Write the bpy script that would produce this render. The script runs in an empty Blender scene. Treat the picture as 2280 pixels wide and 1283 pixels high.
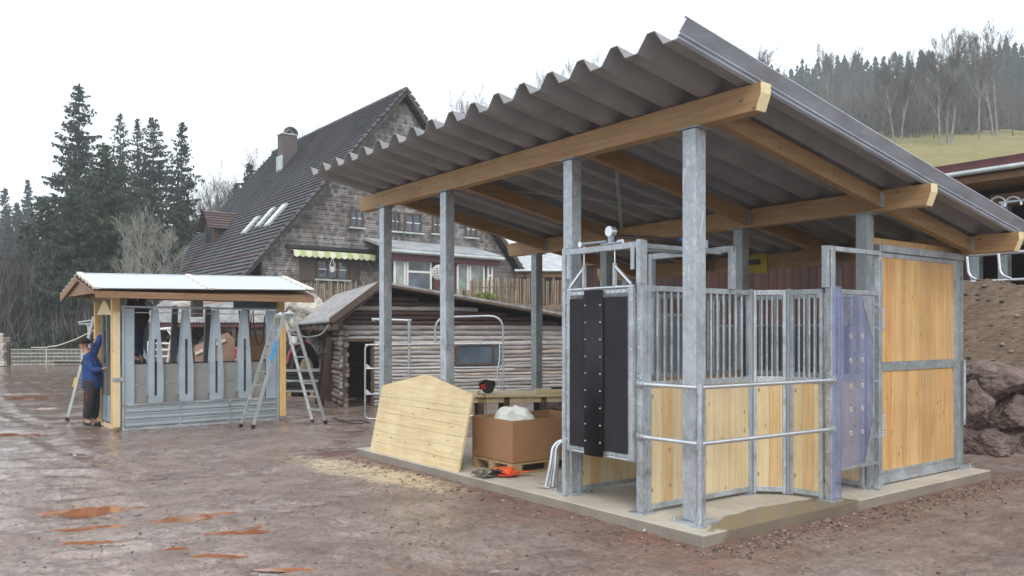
import bpy, bmesh, math, random
import numpy as np
from mathutils import Vector, Matrix, noise as mnoise
R = math.radians
sc = bpy.context.scene
# ------------------------------------------------------------------ camera
cam = bpy.data.cameras.new('camera'); camo = bpy.data.objects.new('camera', cam)
sc.collection.objects.link(camo); sc.camera = camo
CZ = 1.69
camo.location = (0, 0, CZ); camo.rotation_euler = (R(90), 0, 0)
cam.sensor_width = 36; cam.lens = 36 * 1822 / 2280; cam.shift_y = (739 - 641.5) / 2280
cam.clip_end = 3000; cam.clip_start = 0.05
# ------------------------------------------------------------------ world and sun (overcast)
w = bpy.data.worlds.new('World'); sc.world = w; w.use_nodes = True
nt = w.node_tree; nt.nodes.clear()
SUN_EL, SUN_AZ = 45, 178        # azimuth clockwise from +Y
sky = nt.nodes.new('ShaderNodeTexSky'); sky.sky_type = 'NISHITA'; sky.sun_disc = False
sky.sun_elevation = R(SUN_EL); sky.sun_rotation = R(SUN_AZ); sky.dust_density = 6; sky.air_density = 1.2
bg1 = nt.nodes.new('ShaderNodeBackground'); bg1.inputs[1].default_value = 0.05
nt.links.new(sky.outputs[0], bg1.inputs[0])
# cloud layer of the overcast sky: brighter towards the zenith
tc = nt.nodes.new('ShaderNodeTexCoord'); sx = nt.nodes.new('ShaderNodeSeparateXYZ'); nt.links.new(tc.outputs['Generated'], sx.inputs[0])
cr = nt.nodes.new('ShaderNodeValToRGB'); nt.links.new(sx.outputs['Z'], cr.inputs[0])
cr.color_ramp.elements[0].position = 0.0; cr.color_ramp.elements[0].color = (0.88, 0.93, 0.98, 1)
cr.color_ramp.elements[1].position = 0.9; cr.color_ramp.elements[1].color = (1, 1, 1, 1)
e = cr.color_ramp.elements.new(0.25); e.color = (0.92, 0.95, 0.99, 1)
bg2 = nt.nodes.new('ShaderNodeBackground'); nt.links.new(cr.outputs[0], bg2.inputs[0]); bg2.inputs[1].default_value = 1.28
ad = nt.nodes.new('ShaderNodeAddShader'); nt.links.new(bg1.outputs[0], ad.inputs[0]); nt.links.new(bg2.outputs[0], ad.inputs[1])
ow = nt.nodes.new('ShaderNodeOutputWorld'); nt.links.new(ad.outputs[0], ow.inputs[0])
sl = bpy.data.lights.new('sun', 'SUN'); sl.energy = 1.1; sl.angle = R(22); sl.color = (1, 0.96, 0.9)
so = bpy.data.objects.new('sun', sl); sc.collection.objects.link(so)
d = Vector((math.sin(R(SUN_AZ)) * math.cos(R(SUN_EL)), math.cos(R(SUN_AZ)) * math.cos(R(SUN_EL)), math.sin(R(SUN_EL))))
so.rotation_euler = d.to_track_quat('Z', 'Y').to_euler()
sc.view_settings.view_transform = 'Standard'; sc.view_settings.look = 'None'
sc.view_settings.exposure = 0.0; sc.view_settings.gamma = 1
sc.cycles.max_bounces = 6; sc.cycles.transparent_max_bounces = 12; sc.cycles.volume_bounces = 2

# ------------------------------------------------------------------ helpers
COL = sc.collection
def px_ray(x, y): return np.array([(x - 1140) / 1822., 1., -(y - 739) / 1822.])
def at(x, y, Y): r = px_ray(x, y) * Y; return (r[0], r[1], r[2] + CZ)
def gz(x, y, z=0.): r = px_ray(x, y); return tuple(r * ((z - CZ) / r[2]) + np.array([0, 0, CZ]))
class Fr:
    """a building frame: origin and turn; u along, v into depth"""
    def __init__(s, x, y, deg):
        s.O = np.array([x, y]); a = R(deg); s.a = a
        s.B = np.array([math.cos(a), math.sin(a)]); s.A = np.array([-math.sin(a), math.cos(a)])
    def w(s, u, v, z=0.): p = s.O + u * s.B + v * s.A; return Vector((p[0], p[1], z))
    def uv(s, P): d = np.array(P[:2]) - s.O; return d @ s.B, d @ s.A
    def onv(s, x, y, v):
        r = px_ray(x, y); t = (v + s.O @ s.A) / (r[:2] @ s.A); P = r * t; return s.uv(P)[0], P[2] + CZ
    def onu(s, x, y, u):
        r = px_ray(x, y); t = (u + s.O @ s.B) / (r[:2] @ s.B); P = r * t; return s.uv(P)[1], P[2] + CZ

def tag(o, label=None, cat=None, group=None, kind=None):
    if label: o['label'] = label
    if cat: o['category'] = cat
    if group: o['group'] = group
    if kind: o['kind'] = kind
    return o
def thing(name, label, cat, loc=(0, 0, 0), rz=0., group=None, parent=None):
    o = bpy.data.objects.new(name, None); COL.objects.link(o); o.location = loc; o.rotation_euler = (0, 0, rz)
    o.empty_display_size = 0.2
    return tag(o, label, cat, group)
def copy_tree(o, parent=None):
    c = o.copy(); COL.objects.link(c); c.parent = parent
    for ch in list(o.children): copy_tree(ch, c)
    return c
class MB:
    def __init__(s): s.v = []; s.f = []; s.m = []; s.sm = []
    def add(s, vs, fs, m=0, smooth=False):
        b = len(s.v); s.v += [tuple(p) for p in vs]; s.f += [tuple(i + b for i in f) for f in fs]
        s.m += [m] * len(fs); s.sm += [smooth] * len(fs); return s
    def box(s, x0, x1, y0, y1, z0, z1, m=0, M=None):
        vs = [(x, y, z) for z in (z0, z1) for y in (y0, y1) for x in (x0, x1)]
        if M is not None: vs = [tuple(M @ Vector(p)) for p in vs]
        return s.add(vs, [(0, 2, 3, 1), (4, 5, 7, 6), (0, 1, 5, 4), (2, 6, 7, 3), (0, 4, 6, 2), (1, 3, 7, 5)], m)
    def bar(s, p, q, wd, ht, m=0, up=(0, 0, 1)):
        """rectangular bar from p to q"""
        p, q = Vector(p), Vector(q); d = (q - p).normalized(); up = Vector(up)
        if abs(d.dot(up)) > .99: up = Vector((0, 1, 0))
        a = d.cross(up).normalized() * wd / 2; b = a.cross(d).normalized() * ht / 2
        vs = [p - a - b, p + a - b, p + a + b, p - a + b, q - a - b, q + a - b, q + a + b, q - a + b]
        return s.add(vs, [(0, 1, 2, 3), (7, 6, 5, 4), (0, 4, 5, 1), (1, 5, 6, 2), (2, 6, 7, 3), (3, 7, 4, 0)], m)
    def tube(s, pts, r, n=8, m=0, r2=None, cap=True):
        pts = [Vector(p) for p in pts]; k = len(pts); rings = []; side = None
        for i, p in enumerate(pts):
            d = (pts[min(i + 1, k - 1)] - pts[max(i - 1, 0)])
            d = d.normalized() if d.length > 1e-9 else Vector((0, 0, 1))
            if side is None:
                side = d.cross(Vector((0, 0, 1)) if abs(d.z) < .9 else Vector((1, 0, 0))).normalized()
            side = (side - d * side.dot(d)).normalized(); up = d.cross(side)
            rr = r if r2 is None else r + (r2 - r) * i / (k - 1)
            rings.append([p + (side * math.cos(2 * math.pi * j / n) + up * math.sin(2 * math.pi * j / n)) * rr for j in range(n)])
        vs = [v for ring in rings for v in ring]; fs = []
        for i in range(k - 1):
            for j in range(n):
                a = i * n + j; b = i * n + (j + 1) % n; fs.append((a, b, b + n, a + n))
        s.add(vs, fs, m, True)
        if cap: s.add(rings[0], [tuple(range(n))[::-1]], m); s.add(rings[-1], [tuple(range(n))], m)
        return s
    def prism(s, poly, depth, m=0):
        """poly: list of Vector in 3-D, depth: Vector"""
        n = len(poly); D = Vector(depth); vs = [Vector(p) for p in poly] + [Vector(p) + D for p in poly]
        fs = [tuple(range(n))[::-1], tuple(range(n, 2 * n))] + [(i, (i + 1) % n, (i + 1) % n + n, i + n) for i in range(n)]
        return s.add(vs, fs, m)
    def ball(s, c, r, m=0, seg=10, rings=7, sc_=(1, 1, 1)):
        c = Vector(c); vs = []; fs = []
        for i in range(rings + 1):
            th = math.pi * i / rings
            for j in range(seg):
                ph = 2 * math.pi * j / seg
                vs.append(c + Vector((math.sin(th) * math.cos(ph) * r * sc_[0], math.sin(th) * math.sin(ph) * r * sc_[1], math.cos(th) * r * sc_[2])))
        for i in range(rings):
            for j in range(seg):
                a = i * seg + j; b = i * seg + (j + 1) % seg; fs.append((a, a + seg, b + seg, b))
        return s.add(vs, fs, m, True)
    def build(s, name, mat, parent=None, bevel=0, loc=None, fix=True):
        me = bpy.data.meshes.new(name); me.from_pydata(s.v, [], s.f)
        mats = mat if isinstance(mat, (list, tuple)) else [mat]
        for q in mats: me.materials.append(q)
        me.polygons.foreach_set('material_index', s.m); me.polygons.foreach_set('use_smooth', s.sm)
        if fix and len(s.f) < 60000:
            bm = bmesh.new(); bm.from_mesh(me); bmesh.ops.recalc_face_normals(bm, faces=bm.faces); bm.to_mesh(me); bm.free()
        me.update(); o = bpy.data.objects.new(name, me); COL.objects.link(o)
        if parent is not None: o.parent = parent
        if loc is not None: o.location = loc
        if bevel:
            b = o.modifiers.new('bevel', 'BEVEL'); b.width = bevel; b.segments = 2; b.limit_method = 'ANGLE'; b.angle_limit = R(40)
        return o
def arc(c, r, a0, a1, n, ax, ay):
    c, ax, ay = Vector(c), Vector(ax), Vector(ay)
    return [c + ax * r * math.cos(a0 + (a1 - a0) * i / n) + ay * r * math.sin(a0 + (a1 - a0) * i / n) for i in range(n + 1)]
def rounded(pts, r, n=5):
    """polyline with rounded corners"""
    pts = [Vector(p) for p in pts]; out = [pts[0]]
    for i in range(1, len(pts) - 1):
        a, b, c = pts[i - 1], pts[i], pts[i + 1]; d1 = (a - b).normalized(); d2 = (c - b).normalized()
        rr = min(r, (a - b).length * .49, (c - b).length * .49); p, q = b + d1 * rr, b + d2 * rr
        for k in range(n + 1):
            t = k / n; out.append(p * (1 - t) ** 2 + b * 2 * t * (1 - t) + q * t * t)
    out.append(pts[-1]); return out

# ------------------------------------------------------------------ materials
class NT:
    def __init__(s, name):
        s.mat = bpy.data.materials.new(name); s.mat.use_nodes = True; s.t = s.mat.node_tree
        s.bsdf = s.t.nodes['Principled BSDF']; s.out = s.t.nodes['Material Output']
        s.tc = s.n('ShaderNodeTexCoord'); s.geo = None
    def n(s, ty, **kw):
        nd = s.t.nodes.new(ty)
        for k, v in kw.items(): setattr(nd, k, v)
        return nd
    def l(s, a, b): s.t.links.new(a, b)
    def island(s):
        if s.geo is None: s.geo = s.n('ShaderNodeNewGeometry')
        return s.geo.outputs['Random Per Island']
    def coord(s, scale=(1, 1, 1), shift_island=False, rot=(0, 0, 0)):
        m = s.n('ShaderNodeMapping'); m.inputs['Scale'].default_value = scale; m.inputs['Rotation'].default_value = rot
        s.l(s.tc.outputs['Object'], m.inputs[0])
        if shift_island:
            mu = s.n('ShaderNodeMath', operation='MULTIPLY'); s.l(s.island(), mu.inputs[0]); mu.inputs[1].default_value = 37.
            s.l(mu.outputs[0], m.inputs['Location'])
        return m.outputs[0]
    def noise(s, co, scale, detail=4, rough=.55, dist=0):
        x = s.n('ShaderNodeTexNoise'); s.l(co, x.inputs['Vector']); x.inputs['Scale'].default_value = scale
        x.inputs['Detail'].default_value = detail; x.inputs['Roughness'].default_value = rough; x.inputs['Distortion'].default_value = dist
        return x.outputs['Fac']
    def ramp(s, fac, stops):
        r = s.n('ShaderNodeValToRGB'); s.l(fac, r.inputs[0]); el = r.color_ramp.elements
        while len(el) > 2: el.remove(el[-1])
        for i, (p, c) in enumerate(stops):
            c = (c, c, c) if isinstance(c, (int, float)) else c
            if i < 2: el[i].position = p; el[i].color = (*c, 1)
            else: q = el.new(p); q.color = (*c, 1)
        return r.outputs[0]
    def mix(s, fac, a, b, mode='MIX'):
        m = s.n('ShaderNodeMix', data_type='RGBA', blend_type=mode)
        if isinstance(fac, (int, float)): m.inputs[0].default_value = fac
        else: s.l(fac, m.inputs[0])
        for i, c in ((6, a), (7, b)):
            if isinstance(c, (tuple, list)): m.inputs[i].default_value = (*c, 1)
            else: s.l(c, m.inputs[i])
        return m.outputs[2]
    def math(s, op, a, b=None):
        m = s.n('ShaderNodeMath', operation=op)
        for i, c in enumerate((a, b)):
            if c is None: continue
            if isinstance(c, (int, float)): m.inputs[i].default_value = c
            else: s.l(c, m.inputs[i])
        return m.outputs[0]
    def bump(s, h, strength=.3, dist=.01):
        b = s.n('ShaderNodeBump'); s.l(h, b.inputs['Height']); b.inputs['Strength'].default_value = strength
        b.inputs['Distance'].default_value = dist; s.l(b.outputs[0], s.bsdf.inputs['Normal'])
    def set(s, col=None, rough=None, metal=None, spec=None):
        for nm, c in (('Base Color', col), ('Roughness', rough), ('Metallic', metal), ('Specular IOR Level', spec)):
            if c is None: continue
            i = s.bsdf.inputs[nm]
            if isinstance(c, (int, float)): i.default_value = c
            elif isinstance(c, (tuple, list)): i.default_value = (*c, 1)
            else: s.l(c, i)
        return s.mat
def sc3(c, k): return tuple(min(1, x * k) for x in c)
def plain(name, col, rough=.6, metal=0, var=.18, scale=6, stretch=(1, 1, 1), bump=.15, bscale=40, isl=0., bdist=.01, spec=None):
    t = NT(name); co = t.coord(stretch, isl > 0)
    c = t.ramp(t.noise(co, scale), [(.3, sc3(col, 1 - var)), (.7, sc3(col, 1 + var))])
    if isl: c = t.mix(1, c, t.ramp(t.island(), [(0, 1 - isl), (1, 1.0)]), 'MULTIPLY')
    if bump: t.bump(t.noise(co, bscale), bump, bdist)
    return t.set(c, rough, metal, spec)
def wood(name, light, dark, axis=2, knots=True, rough=.65, isl=.25, warm=None, grain=3.):
    """planed or sawn timber; grain runs along axis; every board (mesh island) has its own tone"""
    t = NT(name); st = [9, 9, 9]; st[axis] = .55; co = t.coord(st, True)
    g = t.noise(co, grain, 6, .6, .6)
    c = t.ramp(g, [(.3, dark), (.62, light)])
    c = t.mix(1, c, t.ramp(t.island(), [(0, (1 - isl,) * 3), (.45, (1 - isl * .3,) * 3), (1, (1.0, 1.0, 1.0))]), 'MULTIPLY')
    if warm is not None:
        wv = t.math('FRACT', t.math('MULTIPLY', t.island(), 7.31)); c = t.mix(t.ramp(wv, [(.80, 0), (.95, .6)]), c, t.mix(1, c, warm, 'MULTIPLY'))
    if knots:
        st2 = [7, 7, 7]; st2[axis] = 3.4; v = t.n('ShaderNodeTexVoronoi'); t.l(t.coord(st2, True), v.inputs['Vector']); v.inputs['Scale'].default_value = 1.3
        k = t.ramp(v.outputs['Distance'], [(.06, 1), (.13, 0)]); c = t.mix(t.math('MULTIPLY', k, .75), c, sc3(dark, .28))
    st_ = t.ramp(t.noise(t.coord((1.2, 1.2, .8)), 2.4, 5, .6), [(.3, (.88, .86, .84)), (.62, (1.03, 1.03, 1.03))]); c = t.mix(1, c, st_, 'MULTIPLY')
    t.bump(g, .12, .004)
    return t.set(c, rough)
MAT = {}
def galv(name, col=(.47, .52, .56), rough=.42, metal=.55):
    t = NT(name); co = t.coord((1, 1, 1)); v = t.n('ShaderNodeTexVoronoi'); t.l(co, v.inputs['Vector']); v.inputs['Scale'].default_value = 38
    big = t.noise(co, 3.2, 6, .65, .8); sw = t.noise(t.coord((6, 6, 1.2)), 4, 5, .6, 2.)
    c = t.ramp(big, [(.34, sc3(col, .58)), (.66, sc3(col, 1.25))])
    c = t.mix(.3, c, t.ramp(v.outputs['Color'], [(0, sc3(col, .6)), (1, sc3(col, 1.35))]))
    c = t.mix(t.ramp(sw, [(.56, 0), (.66, .65)]), c, sc3(col, 1.55))
    t.bump(sw, .05, .01)
    return t.set(c, t.ramp(big, [(.3, rough - .1), (.7, rough + .14)]), metal)
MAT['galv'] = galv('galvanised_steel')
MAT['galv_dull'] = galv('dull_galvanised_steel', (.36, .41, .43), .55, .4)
MAT['ribsteel'] = plain('smooth_zinc_sheet', (.42, .49, .53), .35, .45, .1, 1.5, bump=0)
MAT['alu'] = plain('ladder_aluminium', (.50, .54, .55), .38, .6, .15, 9)
MAT['chrome'] = plain('bright_zinc', (.72, .76, .8), .28, .8, .1, 9, bump=0)
MAT['board_pale'] = wood('pale_spruce_boards', (.74, .63, .41), (.64, .49, .27), 2, warm=(.90, .70, .48), isl=.14)
MAT['board_door'] = wood('honey_spruce_boards', (.74, .50, .24), (.58, .33, .12), 2, isl=.26, warm=(1.0, .78, .62))
MAT['board_flat'] = wood('three_layer_spruce_panel', (.80, .69, .44), (.68, .53, .29), 1, isl=.1)
MAT['beam'] = wood('glulam_timber', (.43, .285, .145), (.33, .195, .09), 1, isl=.15)
MAT['beam_u'] = wood('rafter_timber', (.39, .25, .125), (.29, .165, .075), 0, isl=.2)
MAT['end_grain'] = plain('end_grain', (.80, .68, .42), .7, 0, .08, 20)
MAT['post_yellow'] = wood('yellow_spruce_post', (.80, .58, .26), (.66, .42, .15), 2, isl=.1)
MAT['timber_brown'] = wood('brown_roof_timber', (.33, .205, .12), (.22, .125, .065), 0, isl=.25)
MAT['rubber'] = plain('black_rubber', (.006, .006, .009), .62, 0, .3, 4, bump=.1)
MAT['rubber2'] = plain('dark_rubber_mat', (.014, .013, .020), .72, 0, .35, 3, bump=.1)
MAT['dark'] = plain('gap_shade', (.02, .02, .02), .8)  # near-black, paints the shade inside openings and slots
MAT['sheet_under'] = plain('grey_sheet_roofing', (.255, .262, .275), .62, 0, .16, 3, (1, 1, 1), .08, 30, isl=.0)
MAT['verge'] = plain('grey_verge_steel', (.40, .45, .53), .5, .15, .2, 2.5, (1, 3, 3))
MAT['white_sheet'] = plain('white_corrugated_sheet', (.56, .62, .66), .45, 0, .05, 3)
MAT['white_paint'] = plain('white_paint', (.75, .76, .75), .5, 0, .08, 6)
MAT['cream_wood'] = plain('cream_board', (.78, .74, .62), .6, 0, .1, 8)
MAT['card'] = plain('brown_cardboard', (.33, .185, .095), .8, 0, .1, 2, bump=.06)
MAT['card_in'] = plain('cardboard_inside', (.34, .17, .09), .8, 0, .1, 2)
MAT['pallet'] = wood('pallet_wood', (.50, .38, .22), (.36, .25, .13), 0, isl=.3, knots=False)
MAT['orange'] = plain('orange_webbing', (.75, .13, .03), .6, 0, .25, 9)
MAT['blue'] = plain('blue_plastic', (.03, .18, .55), .45)
MAT['rope_grey'] = plain('grey_webbing', (.25, .22, .18), .8, 0, .5, 20)
MAT['dirt_stone'] = plain('red_brown_boulder', (.19, .145, .13), .85, 0, .5, 3.5, bump=.9, bscale=12, bdist=.05)
MAT['grey_stone'] = plain('grey_boulder', (.44, .42, .38), .85, 0, .5, 3, bump=.8, bscale=9, bdist=.05)
MAT['pebble'] = plain('pebble', (.30, .225, .19), .7, 0, .3, 30, isl=.75)
MAT['black'] = plain('black_plastic', (.02, .02, .02), .4)
MAT['red'] = plain('red_paint', (.42, .02, .02), .4)
MAT['cable'] = plain('black_cable', (.02, .018, .02), .5)
def film():
    t = NT('lilac_protective_film'); co = t.coord((1, 1, 1)); n = t.noise(co, 2.5, 4)
    c = t.ramp(n, [(.3, (.42, .49, .80)), (.7, (.56, .62, .88))]); t.set(c, .22)
    tr = t.n('ShaderNodeBsdfTransparent'); tr.inputs[0].default_value = (.74, .76, .90, 1)
    mx = t.n('ShaderNodeMixShader'); t.l(t.ramp(n, [(.3, .22), (.7, .36)]), mx.inputs[0]); t.l(tr.outputs[0], mx.inputs[1]); t.l(t.bsdf.outputs[0], mx.inputs[2]); t.l(mx.outputs[0], t.out.inputs[0])
    return t.mat
MAT['film'] = film()
def glass(name='window_glass', col=(.05, .07, .09)):
    t = NT(name); return t.set(t.ramp(t.noise(t.coord(), 1.2, 2), [(.35, sc3(col, .5)), (.7, sc3(col, 2.2))]), .06, 0, .8)
MAT['glass'] = glass()
MAT['glass_pale'] = glass('curtained_glass', (.16, .2, .19))
def shingle_mat():
    t = NT('weathered_wood_shingles'); sp = t.n('ShaderNodeSeparateXYZ'); t.l(t.coord(), sp.inputs[0]); cb = t.n('ShaderNodeCombineXYZ'); t.l(sp.outputs[0], cb.inputs[0]); t.l(sp.outputs[2], cb.inputs[1])
    b = t.n('ShaderNodeTexBrick'); t.l(cb.outputs[0], b.inputs['Vector']); b.inputs['Scale'].default_value = 1; b.inputs['Brick Width'].default_value = .17; b.inputs['Row Height'].default_value = .21; b.inputs['Mortar Size'].default_value = .006
    b.offset_frequency = 2; b.inputs['Color1'].default_value = (.17, .165, .16, 1); b.inputs['Color2'].default_value = (.42, .41, .40, 1); b.inputs['Mortar'].default_value = (.05, .045, .04, 1); b.inputs['Bias'].default_value = -.1
    c = b.outputs['Color']
    stain = t.ramp(t.noise(t.coord((.6, .6, .4)), 1.3, 6, .65), [(.36, (.50, .46, .43)), (.62, (1.1, 1.1, 1.12))])
    c = t.mix(1, c, stain, 'MULTIPLY'); c = t.mix(1, c, t.ramp(t.island(), [(0, .7), (1, 1.0)]), 'MULTIPLY')
    rb = t.ramp(t.noise(t.coord((.6, .6, .3)), 1.2, 3, .5), [(.62, 0), (.74, .7)]); c = t.mix(rb, c, (.13, .075, .06))
    return t.set(c, .8)
MAT['shingle'] = shingle_mat()
def tile_mat(name, col):
    t = NT(name); v = t.n('ShaderNodeTexVoronoi', voronoi_dimensions='2D')
    sp = t.n('ShaderNodeSeparateXYZ'); t.l(t.coord((1, 1, 1)), sp.inputs[0]); cb = t.n('ShaderNodeCombineXYZ')
    t.l(t.math('MULTIPLY', sp.outputs[1], 4.2), cb.inputs[0]); t.l(t.math('MULTIPLY', sp.outputs[2], 3.2), cb.inputs[1]); t.l(cb.outputs[0], v.inputs['Vector']); v.inputs['Scale'].default_value = 1
    c = t.ramp(v.outputs['Color'], [(.1, sc3(col, .6)), (.9, sc3(col, 1.45))])
    c = t.mix(.55, c, t.ramp(t.noise(t.coord((.5, .5, .5)), 1.4, 5), [(.35, sc3(col, .6)), (.7, sc3(col, 1.5))]))
    wv = t.n('ShaderNodeTexWave', wave_type='BANDS', bands_direction='X'); t.l(cb.outputs[0], wv.inputs['Vector']); wv.inputs['Scale'].default_value = .32
    t.bump(wv.outputs['Fac'], .5, .04)
    return t.set(c, .62)
MAT['tile'] = tile_mat('dark_clay_roof_tiles', (.072, .073, .082))
MAT['tile_red'] = tile_mat('brown_dormer_tiles', (.105, .078, .075))
MAT['log'] = wood('weathered_grey_logs', (.62, .61, .61), (.25, .235, .23), 0, knots=True, isl=.5, warm=(1., .86, .70), grain=4.)
MAT['log_dark'] = wood('dark_brown_logs', (.085, .050, .045), (.045, .027, .026), 0, knots=False, isl=.4)
MAT['log_y'] = wood('side_logs', (.30, .25, .20), (.14, .105, .08), 1, knots=False, isl=.4)
MAT['log_end'] = plain('sawn_log_ends', (.24, .17, .12), .8, 0, .4, 8)
MAT['redboard'] = wood('red_brown_boards', (.13, .05, .036), (.07, .028, .02), 2, knots=False, isl=.5)
MAT['barn_brown'] = wood('red_brown_barn_boards', (.10, .040, .024), (.055, .022, .015), 2, knots=False, isl=.5)
MAT['barn_beam'] = wood('barn_beams', (.26, .15, .065), (.17, .09, .04), 1, knots=False, isl=.2)
MAT['eternit'] = plain('old_corrugated_sheet', (.30, .305, .31), .75, 0, .4, 5, (1, 1, 1), .3, 18)
MAT['metal_roof'] = plain('pale_metal_roof', (.50, .54, .58), .45, .3, .25, 2)
MAT['maroon'] = plain('maroon_fascia', (.10, .03, .035), .5)
MAT['gutter'] = plain('zinc_gutter', (.50, .56, .56), .4, .5, .2, 3)
MAT['picket'] = wood('weathered_pickets', (.46, .38, .28), (.24, .18, .12), 2, knots=False, isl=.55)
MAT['wood_old'] = wood('old_brown_wood', (.115, .085, .065), (.065, .045, .035), 2, knots=False, isl=.3)
MAT['awn'] = plain('lime_green_awning', (.50, .62, .30), .8, 0, .1)
MAT['awn2'] = plain('cream_awning', (.80, .80, .62), .8, 0, .1)
MAT['bag'] = plain('white_plastic_bag', (.70, .76, .72), .3, 0, .1, 6, bump=.6, bscale=9, bdist=.03)
MAT['grey_panel'] = plain('grey_resin_board', (.29, .30, .29), .5, 0, .12, 2, isl=.25)
MAT['steel_blue'] = plain('bluish_steel_sheet', (.37, .45, .52), .42, .2, .14, 3)
MAT['sheet_grey'] = plain('grey_plastic_sheet', (.15, .185, .20), .5, 0, .15, 2)
MAT['skin'] = plain('skin', (.45, .24, .17), .55, 0, .08, 10)
MAT['jacket'] = plain('royal_blue_jacket', (.014, .055, .22), .75, 0, .35, 5, bump=.4, bscale=12, bdist=.02)
MAT['jacket_dark'] = plain('dark_grey_panel_cloth', (.05, .055, .07), .8, 0, .3, 6)
MAT['trousers'] = plain('black_work_trousers', (.022, .022, .027), .8, 0, .4, 6, bump=.4, bscale=12, bdist=.02)
MAT['jeans'] = plain('dark_blue_jeans', (.03, .045, .085), .85, 0, .3, 6)
MAT['black_cloth'] = plain('black_cloth', (.022, .016, .017), .85, 0, .3, 6)
MAT['tyre'] = plain('tyre_rubber', (.03, .03, .032), .8, 0, .3, 10)
MAT['mesh_gate'] = plain('cream_painted_steel', (.55, .56, .50), .55)
MAT['pinkboard'] = plain('pinkish_board', (.42, .27, .21), .8, 0, .12, 3)
MAT['bark'] = plain('tree_bark', (.10, .08, .065), .9, 0, .35, 6, (1, 1, .3))
MAT['birch'] = plain('pale_birch_bark', (.36, .35, .31), .85, 0, .45, 5, (1, 1, .6))
MAT['birch_thin'] = plain('grey_birch_bark', (.22, .215, .195), .85, 0, .5, 3, (1, 1, .6))
MAT['twig'] = plain('bare_twigs', (.10, .085, .078), .9, 0, .3, 1)
MAT['lichen'] = plain('lichen_grey_twigs', (.34, .35, .31), .9, 0, .3, 1)
def foliage(name, a, b, isl=.45):
    t = NT(name); c = t.ramp(t.noise(t.coord(), .8, 4), [(.35, a), (.65, b)])
    c = t.mix(1, c, t.ramp(t.island(), [(0, 1 - isl), (1, 1.0)]), 'MULTIPLY'); return t.set(c, .75)
MAT['spruce'] = foliage('spruce_needles', (.026, .048, .034), (.048, .078, .050))
MAT['spruce_g'] = foliage('fresh_spruce_needles', (.030, .058, .028), (.055, .092, .042))
MAT['forest'] = foliage('distant_spruce_needles', (.012, .034, .032), (.026, .052, .044))
MAT['brushy'] = foliage('bare_brush', (.085, .078, .074), (.15, .135, .125))
MAT['shrub'] = foliage('yellow_green_shrub', (.20, .26, .04), (.36, .42, .09))
MAT['ivy'] = foliage('ivy', (.05, .07, .03), (.16, .17, .07))

# ------------------------------------------------------------------ frames of the place
SH = Fr(1.502, 6.425, math.degrees(.645))       # open shelter and everything on its slab
KI = Fr(-6.64, 13.93, 39.9)                     # little feeding shelter on the left
HO = Fr(-10.4, 34.0, math.degrees(.645))        # farmhouse, origin at the left corner of its gable wall
CA = Fr(-3.96, 17.8, 20.0)                      # log hut

# ------------------------------------------------------------------ terrain
rng = np.random.RandomState(5)
_P = rng.permutation(512)
def vnoise(x, y, seed=0):
    xi = np.floor(x).astype(int); yi = np.floor(y).astype(int); xf = x - xi; yf = y - yi
    h = lambda a, b: (_P[(_P[(a + seed * 17) & 511] + b) & 511] / 511.)
    u = xf * xf * (3 - 2 * xf); v = yf * yf * (3 - 2 * yf)
    return (h(xi, yi) * (1 - u) + h(xi + 1, yi) * u) * (1 - v) + (h(xi, yi + 1) * (1 - u) + h(xi + 1, yi + 1) * u) * v - .5
def ss(t): t = np.clip(t, 0, 1); return t * t * (3 - 2 * t)
PUD = [(205, 1130, .42, .30, 8), (410, 1152, .46, .13, 20), (470, 1140, .34, .10, 20), (545, 1166, .34, .17, 5), (505, 1180, .34, .09, 5), (215, 1170, .35, .12, 20), (185, 1204, .3, .09, 10),
       (250, 1212, .25, .07, 10), (50, 884, 1.0, 1.3, 0), (22, 966, .75, .45, 5), (385, 1216, .13, .10, 0), (480, 1232, .22, .09, 0), (95, 911, .35, .4, 0),
       (660, 1262, .26, .06, 0), (890, 1262, .14, .05, 0), (150, 1240, .28, .07, 0)]
PUDW = [(gz(x, y)[0], gz(x, y)[1], a * (1 if i_ in (0, 8) else .8), b * (.62 if i_ else .75), R(t)) for i_, (x, y, a, b, t) in enumerate(PUD)] if True else [(0, 0, a, b, t) for x, y, a, b, t in PUD]
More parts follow.
